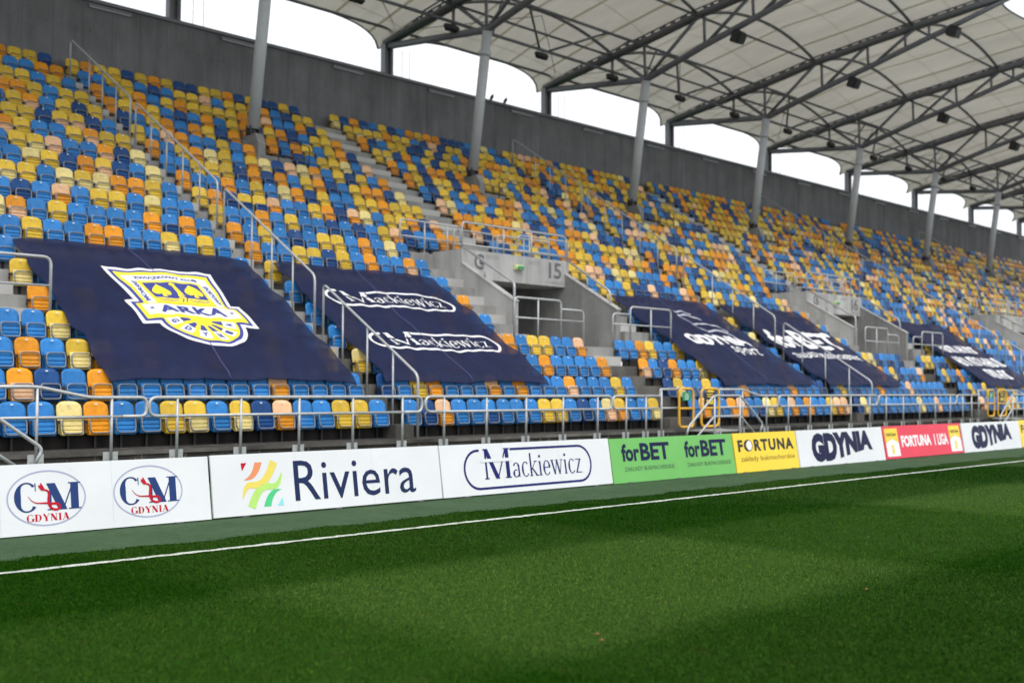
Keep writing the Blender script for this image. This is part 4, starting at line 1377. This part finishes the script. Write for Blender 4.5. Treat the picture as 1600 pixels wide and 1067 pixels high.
for s in (-1, 1):     # two leaf shapes and the wavy water below
    leaf = [(cx + s * 0.40, 3.72)] + [(cx + s * a, b) for a, b in bez((0.40, 3.72), (0.47, 3.58), (0.64, 3.50), (0.62, 3.34), 7)[1:] + bez((0.62, 3.34), (0.60, 3.23), (0.47, 3.22), (0.43, 3.31), 5)[1:] + [(0.45, 3.16), (0.33, 3.16)] + [(0.37, 3.31)] + bez((0.37, 3.31), (0.33, 3.22), (0.20, 3.23), (0.18, 3.34), 5)[1:] + bez((0.18, 3.34), (0.16, 3.50), (0.33, 3.58), (0.40, 3.72), 7)[1:-1]]
    put(poly2d(leaf), 'crest_leaf', 'print_yellow', 0.032)
    put(ribbon2d([(cx + s * (0.14 + 0.05 * i), 3.02 + 0.022 * math.sin(i * 1.5)) for i in range(12)], 0.022), 'crest_wave', 'print_blue', 0.034)
    put(ribbon2d([(cx + s * (0.16 + 0.05 * i), 2.955 + 0.02 * math.sin(i * 1.5 + 1)) for i in range(10)], 0.018), 'crest_wave', 'print_blue', 0.034)
put(merge2d(ribbon2d([(cx, 3.05), (cx + 0.02, 3.35), (cx - 0.01, 3.68)], [0.20, 0.10, 0.07]), poly2d(ell(cx - 0.02, 3.70, 0.07, 0.065, 0, 360, 12)[:-1])), 'crest_figure', 'print_yellow', 0.036)
put(merge2d(ribbon2d([(cx - 0.10, 3.22), (cx, 3.06), (cx - 0.08, 2.92)], 0.03), ribbon2d([(cx + 0.02, 3.24), (cx + 0.10, 3.08), (cx + 0.02, 2.93)], 0.03)), 'crest_scroll', 'print_blue', 0.039)
put(poly2d([(cx - 1.14, 2.80), (cx + 1.14, 2.80), (cx + 1.14, 2.34), (cx - 1.14, 2.34)]), 'crest_band', 'print_white', 0.022)
put(text2d('ARKA', (cx - 0.82, 2.42, cx + 0.82, 2.73), 0.035, 1.12), 'lettering', 'print_blue', 0.034)
for s in (-1, 1):
    put(poly2d(ell(cx + s * 0.98, 2.57, 0.05, 0.04, 0, 360, 8)[:-1]), 'dot', 'print_blue', 0.028)
put(text2d('ZWI\u0104ZKOWY KLUB', (cx - 0.80, 3.965, cx + 0.80, 4.125), 0.035), 'lettering', 'print_blue', 0.026)
for s, wd in ((-1, 'MORSKI'), (1, 'SPORTOWY')):
    v, f = text2d(wd, (-0.44, -0.06, 0.44, 0.06), 0.035)
    v = [(cx + s * 0.885 - b * s * 1.0, 3.40 + a * s * 1.0) for a, b in v] if s > 0 else [(cx - 0.885 + (-b), 3.40 + a) for a, b in v]
    if s > 0:
        v = [(cx + 0.885 + (b_ - 3.40) * 0 + (a_ - (cx + 0.885)) * -1, 3.40 - (b_ - 3.40)) for a_, b_ in v]
    put((v, f), 'lettering', 'print_blue', 0.026)
for q, ch in enumerate('GDYNIA'):     # wheel of letter tiles in the lower disc
    a = math.radians(190 + 32 * q)
    ca, sa = math.cos(a), math.sin(a)
    def pol(r, tt, c0=(cx, 2.20)): return (c0[0] + r * ca - tt * sa, c0[1] + r * sa + tt * ca)
    put(poly2d([pol(0.52, -0.115), pol(0.82, -0.145), pol(0.82, 0.145), pol(0.52, 0.115)]), 'crest_tile', 'print_white', 0.020)
    put(poly2d([pol(0.26, -0.035), pol(0.51, -0.085), pol(0.51, 0.085), pol(0.26, 0.035)]), 'crest_ray', 'print_blue', 0.020)
    v, f = text2d(ch, (-0.07, -0.09, 0.07, 0.09), 0.05)
    put(([(cx + 0.67 * ca - (a_ * sa) * -1 * -1 + b_ * -ca, 2.20 + 0.67 * sa + a_ * ca - b_ * sa) for a_, b_ in v], f), 'lettering', 'print_blue', 0.025)

t, put, W = banner('dark blue banner with a white pill logo printed twice, right of the crest banner', 17.0, 22.55, 2)
for yy in (3.46, 1.29):
    mack(put, 0.66, yy, 4.30, 0.80, 'print_white', 'banner_cloth', 0.075, 0.010)
t, put, W = banner('dark blue banner with a white sail outline and lettering, right of tunnel fifteen', 30.80, 36.42, 3)
v, f = text2d('GDYNIA', (1.05, 2.34, 4.72, 3.02), 0.05, 1.0)
put((v, f), 'lettering', 'print_white', 0.010)
put(text2d('sport', (2.95, 1.66, 4.75, 2.28), 0.0, 1.0, 0.18), 'lettering', 'print_white', 0.010)
for p_, w_ in ((bez((2.5, 4.62), (2.9, 4.75), (3.2, 4.65), (3.4, 4.5)), 0.09), (bez((2.45, 4.35), (3.0, 4.6), (3.4, 4.3), (3.6, 4.1)), 0.10), ([(2.5, 4.3), (2.7, 3.75)], 0.07), (bez((2.6, 3.72), (3.2, 4.0), (4.0, 3.7), (4.3, 3.3)), 0.10), ([(2.7, 3.7), (2.95, 3.22)], 0.07), (bez((2.95, 3.2), (3.4, 3.5), (4.1, 3.3), (4.4, 3.06)), 0.10)):
    put(ribbon2d(p_, w_), 'sail_stroke', 'print_pale', 0.010)
t, put, W = banner('dark blue banner with big white logo lettering beside the steps of tunnel sixteen', 37.35, 43.15, 4)
put(text2d('for', (0.35, 2.40, 1.95, 3.72), 0.035), 'lettering', 'print_white', 0.010)
put(text2d('BET', (2.05, 2.40, 5.30, 3.70), 0.035), 'lettering', 'print_white', 0.010)
put(text2d('ZAK\u0141ADY BUKMACHERSKIE', (0.35, 1.72, 5.35, 2.08), 0.02), 'small_lettering', 'print_white', 0.010)
t, put, W = banner('dark blue banner with three rows of white print, farthest right', 51.65, 57.25, 5)
rb = random.Random(3)
for (a0, a1, b0, b1) in ((0.6, 4.6, 2.85, 3.42), (0.45, 5.15, 1.60, 2.36), (1.7, 3.9, 0.55, 1.28)):
    x_ = a0                       # print too blurred in the photograph to read: upright strokes only
    strokes = []
    while x_ < a1:
        w_ = rb.uniform(0.10, 0.20)
        strokes.append(poly2d([(x_, b0), (x_ + w_, b0), (x_ + w_ + 0.02, b1), (x_ + 0.02, b1)]))
        if rb.random() < 0.6:
            yy = b0 + (b1 - b0) * rb.choice((0.0, 0.42, 0.82))
            strokes.append(poly2d([(x_ + w_ * 0.9, yy), (x_ + w_ + 0.18, yy), (x_ + w_ + 0.18, yy + (b1 - b0) * 0.18), (x_ + w_ * 0.9, yy + (b1 - b0) * 0.18)]))
        x_ += w_ + rb.uniform(0.10, 0.24)
    put(merge2d(*strokes), 'print_strokes', 'print_white', 0.010)

# ------------------------------------------------------------------ seats
def shell(nx, nz, back=True):
    """tall curved backrest, rounded top; local origin on the tread, y to the rear"""
    vs, fs = [], []
    def hw(t):
        w = 0.208 + 0.024 * min(1, t * 1.6)
        if t > 0.72:
            q = (t - 0.72) / 0.28
            w *= 0.62 + 0.38 * math.sqrt(max(0, 1 - q * q * 0.98))
        return w
    for layer in ((0, 0.0), (1, 0.024)):
        for j in range(nz + 1):
            t = (j / nz) ** 0.85
            for i in range(nx + 1):
                s = -1 + 2 * i / nx
                x = s * hw(t)
                z = 0.28 + 0.57 * t - 0.02 * (abs(s) ** 3) * (t > 0.95)
                y = 0.035 + 0.085 * t + 0.032 * (1 - s * s) - 0.02 * math.sin(t * 3.1) + layer[1]
                vs.append((x, y, z))
    n = (nx + 1) * (nz + 1)
    idx = lambda l, j, i: l * n + j * (nx + 1) + i
    for j in range(nz):
        for i in range(nx):
            fs.append((idx(0, j, i), idx(0, j, i + 1), idx(0, j + 1, i + 1), idx(0, j + 1, i)))
            if back:
                fs.append((idx(1, j, i + 1), idx(1, j, i), idx(1, j + 1, i), idx(1, j + 1, i + 1)))
    for i in range(nx):
        fs.append((idx(0, nz, i), idx(0, nz, i + 1), idx(1, nz, i + 1), idx(1, nz, i)))
    for j in range(nz):
        fs.append((idx(0, j + 1, 0), idx(1, j + 1, 0), idx(1, j, 0), idx(0, j, 0)))
        fs.append((idx(0, j, nx), idx(1, j, nx), idx(1, j + 1, nx), idx(0, j + 1, nx)))
    return vs, fs
def pan(full=True):
    if full:
        prof = [(0.545, 0.035, 0.170), (0.552, -0.012, 0.192), (0.520, -0.030, 0.197), (0.476, -0.040, 0.198), (0.468, -0.018, 0.198), (0.456, -0.052, 0.198), (0.405, -0.062, 0.198), (0.396, -0.036, 0.198),
                (0.384, -0.070, 0.198), (0.338, -0.078, 0.198), (0.330, -0.052, 0.198), (0.318, -0.084, 0.197), (0.272, -0.090, 0.190), (0.252, -0.080, 0.172), (0.245, -0.040, 0.165), (0.262, 0.02, 0.180)]
    else:
        prof = [(0.545, 0.035, 0.172), (0.552, -0.012, 0.192), (0.470, -0.044, 0.198), (0.458, -0.014, 0.198), (0.445, -0.056, 0.198), (0.368, -0.072, 0.198), (0.356, -0.040, 0.198), (0.343, -0.080, 0.198), (0.268, -0.090, 0.188), (0.246, -0.06, 0.168), (0.262, 0.02, 0.180)]
    n = len(prof)
    prof = [(0.238 + (z - 0.245) * 1.13, y - 0.008, w * 1.05) for z, y, w in prof]
    vs = [(-w, y, z) for z, y, w in prof] + [(w, y, z) for z, y, w in prof]
    fs = [(i, n + i, n + (i + 1) % n, (i + 1) % n) for i in range(n)]
    fs += [tuple(range(n)), tuple(reversed(range(n, 2 * n)))]
    return vs, fs
def loop(sides, fn):
    mb = MB()
    y = -0.095
    pts = fillet([(0, y - 0.022, 0.285), (0.184, y - 0.022, 0.285), (0.188, y + 0.025, 0.562), (-0.188, y + 0.025, 0.562), (-0.184, y - 0.022, 0.285), (0, y - 0.022, 0.285)], 0.075, fn)[:-1]
    mb.tube(pts, 0.0135, sides, True)
    return mb.v, mb.f
def bracket():
    mb = MB()
    for s in (-1, 1):
        xa, xb = (s * 0.235 - 0.015, s * 0.235 + 0.015)
        mb.box(xa, xb, -0.07, 0.09, 0.455, 0.515)
    mb.box(-0.24, 0.24, 0.085, 0.115, 0.40, 0.44)
    mb.box(-0.02, 0.02, 0.08, 0.125, 0.003, 0.42)
    return mb.v, mb.f
def tagbox():
    return MB().box(-0.023, 0.023, 0.088, 0.100, 0.788, 0.813).v, MB().box(0, 1, 0, 1, 0, 1).f

# colours read from the photograph, seat by seat from the aisle outwards (back/pan where they differ)
READ = {
 ('L', 1): 'B Y Y B B H/O N Y/P B Y/P Y B B O P B B B B', ('L', 2): 'B B B B H/O B B B B B B B O B N O/H B B B',
 ('L', 3): 'Y B B Y B B O B B Y B Y/O Y/P B O B B Y B', ('L', 4): 'B B Y B B O B B B B B B Y/P B B B Y B B',
 ('L', 5): 'B B Y B B O B B B B Y B O', ('L', 6): 'B Y B B B O B B Y B B B Y/P', ('L', 7): 'B Y B N B B O B B Y B O B',
 ('L', 8): 'B Y B Y/P B B O O B B Y B Y', ('L', 9): 'B O B/N O B B B B Y B O/H P B', ('L', 10): 'B B P/Y B Y Y B H/O B N B B Y',
 ('L', 11): 'B Y O O P Y/P P B Y Y/P B Y B', ('L', 12): 'P B N Y/H O N Y P/Y B B Y B O', ('L', 13): 'P N O/H B B H Y/P Y B Y N Y B',
 ('L', 14): 'Y Y O/H Y B B Y O/H Y B Y', ('L', 15): 'B N Y/H Y/H N Y Y O B Y', ('L', 16): 'Y N Y B O/H Y B Y', ('L', 17): 'Y Y B Y O O Y',
 ('L', 18): 'B Y B Y Y B', ('L', 19): 'O O B B Y N', ('L', 20): 'N Y Y O N Y',
 ('R', 1): 'B N H/O B B B/N B B B Y Y B N B P/H Y/O B B Y/P B', ('R', 2): 'N B Y O B B B H/O B O B B B O/H B B B Y B B O',
 ('R', 3): 'P/Y B B Y B B O B B B B N B O B B B B O', ('R', 4): 'B Y B B B B O B Y B B O O B Y Y B B H/O',
 ('R', 5): 'B B O B B Y B B B O B B B', ('R', 6): 'B B Y B B B O B B B Y B O', ('R', 7): 'Y B B Y B B B O B B B B B',
 ('R', 8): 'O B B Y Y/B N Y B O B B O/H B', ('R', 9): 'O B Y B N B Y Y B O B P B', ('R', 10): 'Y B B O B Y B B N B N B Y H/O N B B O O',
 ('R', 11): 'Y O N Y/N Y/N H/O B B Y O N H/O P B Y Y O N H/O', ('R', 12): 'O B B O B Y B P O N Y B B Y Y O Y Y Y', ('R', 13): 'B B Y Y Y N O N O B Y O N B Y O O N P',
 ('R', 14): 'O B Y O P Y B Y/O P N H P O/H B Y N Y B O', ('R', 15): 'Y B H O B B Y B O O Y/H B N B Y Y P B H', ('R', 16): 'N B Y O B O Y N O B Y O B O Y B Y O N',
 ('R', 17): 'O Y O Y B N B O B Y O N Y O N B Y Y O', ('R', 18): 'O B Y O B Y O Y Y Y Y O Y H/O B B O N Y', ('R', 19): 'B B Y Y B N B Y Y H B Y Y O O B N Y Y',
 ('R', 20): 'Y O Y Y N Y O Y N N Y Y O N Y N N Y N',
 ('G', 1): 'B H/O B B O H/O B B/N P Y B H/O B O B B Y H/O H', ('G', 2): 'N Y/P B B Y B N B H/O B B B B B H/O B B B N', ('G', 3): 'O/H B N O B B Y/P Y B B O B B Y B B O B B', ('G', 4): 'B B O Y B B Y B Y O B B B Y B O B B B',
}
def rnd_col(i):
    if i <= 4:
        p = dict(B=.60, N=.09, Y=.11, P=.04, O=.10, H=.06)
    elif i <= 9:
        p = dict(B=.47, N=.10, Y=.17, P=.05, O=.13, H=.08)
    elif i <= 14:
        p = dict(B=.27, N=.14, Y=.29, P=.05, O=.18, H=.07)
    else:
        p = dict(B=.13, N=.21, Y=.38, P=.02, O=.23, H=.03)
    a = random.choices(list(p), list(p.values()))[0]
    b = a
    if random.random() < 0.14:
        b = {'B': 'N', 'N': 'B', 'Y': 'P', 'P': 'Y', 'O': 'H', 'H': 'O'}[a]
    return a, b
BAN = [(10.22, 16.12), (17.0, 22.55), (30.80, 36.42), (37.35, 43.15), (51.65, 57.25)]
FWv, RTv, UPv = Vector(FW), Vector(RT), Vector(UP)
seats = []       # (x, row, back, pan, visible depth or None, block, number)
for i in range(1, NROW + 1):
    for k in KT:
        a, c = RA(k), VC(k)
        # seats right of railed aisle k up to tunnel k, and left of aisle k from tunnel k-1
        nmax = 19 if (i <= 4 or i >= 10) else 13
        for side in (1, -1):
            for q in range(nmax):
                x = a + side * (0.47 + 0.5 * q)
                if x < XMIN + 0.5 or x > XMAX - 0.5:
                    continue
                # gaps for the column plinths
                skip = False
                for j in JR:
                    if i == 16 and abs(x - TX(j)) < 0.36:
                        skip = True
                    if i == 15 and -0.3 < x - TX(j) < 0.95:
                        skip = True
                if skip:
                    continue
                key = (('R' if side > 0 else 'L') if k == 0 else ('G' if (k == 1 and side < 0) else None), i)
                cb = None
                if key in READ:
                    lst = READ[key].split()
                    idx = q if key[0] != 'G' else nmax - 1 - q
                    if idx < len(lst):
                        e = lst[idx].split('/')
                        cb = (e[0], e[-1])
                if cb is None:
                    cb = rnd_col(i)
                y = seat_y(i)
                cov = any(b0 + 0.15 < x < b1 - 0.1 for b0, b1 in BAN) and 2 < i <= 7
                if i == 7 and any(b0 + 0.3 < x < b1 - 0.3 for b0, b1 in BAN):
                    continue          # wholly under a banner's top hem
                p = Vector((x, y, row_z(i) + 0.54 - CZ))
                d = p.dot(FWv)
                u = p.dot(RTv) / d * 1793.7 + 800 if d > 1 else -999
                v = 533.5 - p.dot(UPv) / d * 1793.7 if d > 1 else -999
                vis = d if (d > 1 and -25 < u < 1610 and 20 < v < 1000 and not cov) else None
                seats.append((x, i, cb[0], cb[1], vis, k, side, q))
order = sorted([s for s in seats if s[4]], key=lambda s: s[4])[:300]
near = set((s[0], s[1]) for s in order)
nb_v, nb_f = shell(8, 7)
np_v, np_f = pan(True)
nl_v, nl_f = loop(6, 3)
br_v, br_f = bracket()
tg_v, tg_f = tagbox()
def mk(name, v, f, mat, smooth):
    mb = MB()
    mb.add(v, f, smooth)
    return mb.mesh(name, mat)
ME_B = {c: mk('backrest', nb_v, nb_f, 'seat_' + c, True) for c in SEATC}
ME_P = {c: mk('seat_pan', np_v, np_f, 'seat_' + c, False) for c in SEATC}
ME_L = mk('frame_loop', nl_v, nl_f, 'loop_steel', True)
ME_K = mk('bracket', br_v, br_f, 'dark_plastic', False)
ME_T = mk('number_tag', tg_v, tg_f, 'white_tag', False)
ROWN = {1: 'front row', 2: 'second row'}
def nth(n):
    return '%d%s' % (n, 'th' if 10 < n % 100 < 14 else {1: 'st', 2: 'nd', 3: 'rd'}.get(n % 10, 'th'))
for (x, i, cb, cp, d, k, side, q) in order:
    rown = ROWN.get(i, ORD[i] + ' row')
    colr = SEATN[cb] + ' folding seat' + ('' if cb == cp else ' with %s pan' % SEATN[cp])
    aisle = {0: 'nearest aisle', 1: 'second aisle', 2: 'third aisle', -1: 'leftmost aisle'}.get(k, 'farther aisle')
    t = thing('stadium_seat', '%s, %s, %s %s of %s' % (colr, rown, ORD[q + 1], 'right' if side > 0 else 'left', aisle), 'seat', 'folding seats of the stand', (x, seat_y(i), row_z(i)))
    t.rotation_euler = (0, 0, random.gauss(0, 0.012))
    o = bk_ = link('backrest', ME_B[cb], t)
    tilt = random.gauss(0, 0.012)
    o.rotation_euler = (tilt, 0, 0)
    o = link('seat_pan', ME_P[cp], t, (0, random.uniform(-0.004, 0.008), random.gauss(0, 0.004)))
    link('frame_loop', ME_L, t)
    link('bracket', ME_K, t)
    if random.random() < 0.85:
        link('number_tag', ME_T, bk_, (random.gauss(0, 0.003), 0, 0))

rest = [s for s in seats if (s[0], s[1]) not in near]
parts = [(shell(5, 5), 0), (pan(False), 1), (loop(4, 2), 2), (bracket(), 3)]
V0, F0, role = [], [], []
for (v, f), r_ in parts:
    o_ = len(V0)
    V0 += list(v)
    for q in f:
        q = [a + o_ for a in q]
        for a in range(1, len(q) - 1):
            F0.append((q[0], q[a], q[a + 1]))
            role.append(r_)
V0 = np.array(V0, dtype=np.float32)
F0 = np.array(F0, dtype=np.int32)
role = np.array(role)
ns = len(rest)
pos = np.array([(s[0], seat_y(s[1]), row_z(s[1])) for s in rest], dtype=np.float32)
AV = (V0[None] * np.array([1, 1, 1], np.float32) + pos[:, None, :]).reshape(-1, 3)
AF = (F0[None] + (np.arange(ns) * len(V0))[:, None, None]).reshape(-1, 3).astype(np.int32)
cols = np.zeros((ns, 4, 4), np.float32)
for q, s in enumerate(rest):
    vb, vp = random.uniform(0.82, 1.16), random.uniform(0.82, 1.16)
    cols[q, 0] = (*[c * vb for c in SEATC[s[2]]], 1)
    cols[q, 1] = (*[c * vp for c in SEATC[s[3]]], 1)
    cols[q, 2] = (0.20, 0.205, 0.215, 1)
    cols[q, 3] = (0.022, 0.022, 0.026, 1)
FC = cols[:, role, :].reshape(-1, 4)
me = bpy.data.meshes.new('distant_seats')
nf = len(AF)
me.vertices.add(len(AV))
me.vertices.foreach_set('co', AV.ravel())
me.loops.add(nf * 3)
me.loops.foreach_set('vertex_index', AF.ravel())
me.polygons.add(nf)
me.polygons.foreach_set('loop_start', np.arange(0, nf * 3, 3, dtype=np.int32))
me.polygons.foreach_set('use_smooth', np.tile((role == 0) | (role == 2), ns))
me.update(calc_edges=True)
at_ = me.color_attributes.new('Col', 'FLOAT_COLOR', 'CORNER')
at_.data.foreach_set('color', np.repeat(FC, 3, axis=0).ravel())
me.materials.append(M['seat_mass'])
tag(link('distant_seats', me), 'thousands of blue, yellow and orange folding seats filling the stand', 'seats', None, 'stuff')

# ------------------------------------------------------------------ grass blades on the near part of the pitch
def blades():
    pts = []
    for (d0, d1, dens) in ((5.0, 9.5, 6500), (9.5, 13, 4000), (13, 18, 2200), (18, 27, 900)):
        A = 0.5 * (d1 * d1 - d0 * d0) * 1.06
        n_ = int(A * dens)
        d = np.sqrt(rng.uniform(d0 * d0, d1 * d1, n_))
        s = rng.uniform(-0.53, 0.53, n_) * d
        fx_, fy_ = FW[0] / math.hypot(FW[0], FW[1]), FW[1] / math.hypot(FW[0], FW[1])
        X = fx_ * d + fy_ * s
        Y = fy_ * d - fx_ * s
        ok = (Y < 12.08 + 0.06 * np.sin(X * 0.7) + 0.05 * np.sin(X * 2.3 + 1) + 0.04 * np.sin(X * 5.1) + rng.normal(0, 0.05, n_)) & ~((Y > 11.14) & (Y < 11.26) & (rng.random(n_) < 0.90))
        sc = np.full(n_, 1.0 + 0.03 * (d0 - 5))
        pts.append(np.stack([X, Y, sc], 1)[ok])
    return np.concatenate(pts)
BP = blades()
nb = len(BP)
hgt = rng.uniform(0.011, 0.024, nb) * (0.85 + 0.15 * BP[:, 2])
wid = rng.uniform(0.0018, 0.0034, nb) * BP[:, 2] ** 1.6
ang = rng.uniform(0, 2 * math.pi, nb)
band = np.sin((BP[:, 1] - 5.2) * math.pi / 3.55)          # the mower lays the blades over, pass by pass
lx = rng.normal(0, 0.009, nb) + 0.007 * np.tanh(1.4 * band + 0.25 * np.sin(BP[:, 0] * 1.7 + BP[:, 1]))
ly = rng.normal(0, 0.009, nb)
base = np.stack([BP[:, 0], BP[:, 1], np.zeros(nb)], 1)
side_ = np.stack([np.cos(ang) * wid, np.sin(ang) * wid, np.zeros(nb)], 1)
mid = base + np.stack([lx * 0.35, ly * 0.35, hgt * 0.6], 1)
tip = base + np.stack([lx, ly, hgt], 1)
BV = np.stack([base - side_, base + side_, mid + side_ * 0.8, mid - side_ * 0.8, tip], 1).reshape(-1, 3).astype(np.float32)
tri = np.array([(0, 1, 2), (0, 2, 3), (3, 2, 4)], np.int32)
BF = (tri[None] + (np.arange(nb) * 5)[:, None, None]).reshape(-1, 3).astype(np.int32)
me = bpy.data.meshes.new('grass')
nf = len(BF)
me.vertices.add(len(BV))
me.vertices.foreach_set('co', BV.ravel())
me.loops.add(nf * 3)
me.loops.foreach_set('vertex_index', BF.ravel())
me.polygons.add(nf)
me.polygons.foreach_set('loop_start', np.arange(0, nf * 3, 3, dtype=np.int32))
me.update(calc_edges=True)
me.materials.append(M['grass_blade'])
tag(link('grass', me), 'short mown grass blades of the pitch', 'grass', None, 'stuff')
for lab, lx_, ly_ in (('small brown leaf on the grass, bottom centre, the upper of two', 6.45, 5.45), ('small brown leaf on the grass, bottom centre, the lower of two', 6.32, 5.30), ('single small brown leaf on the darker grass, right of centre', 9.62, 4.98)):
    mb = MB()
    mb.add([(lx_ - 0.022, ly_, 0.016), (lx_ - 0.006, ly_ - 0.014, 0.022), (lx_ + 0.018, ly_ - 0.008, 0.014), (lx_ + 0.026, ly_ + 0.005, 0.024), (lx_ + 0.008, ly_ + 0.015, 0.018), (lx_, ly_, 0.012)], [(0, 1, 5), (1, 2, 5), (2, 3, 5), (3, 4, 5), (4, 0, 5)])
    o_ = mb.build('fallen_leaf', 'leaf_brown')
    tag(o_, lab, 'leaf', 'leaves on the pitch', 'thing')
print('seats', len(seats), 'near', len(order), 'rest tris', len(AF), 'blades', nb)
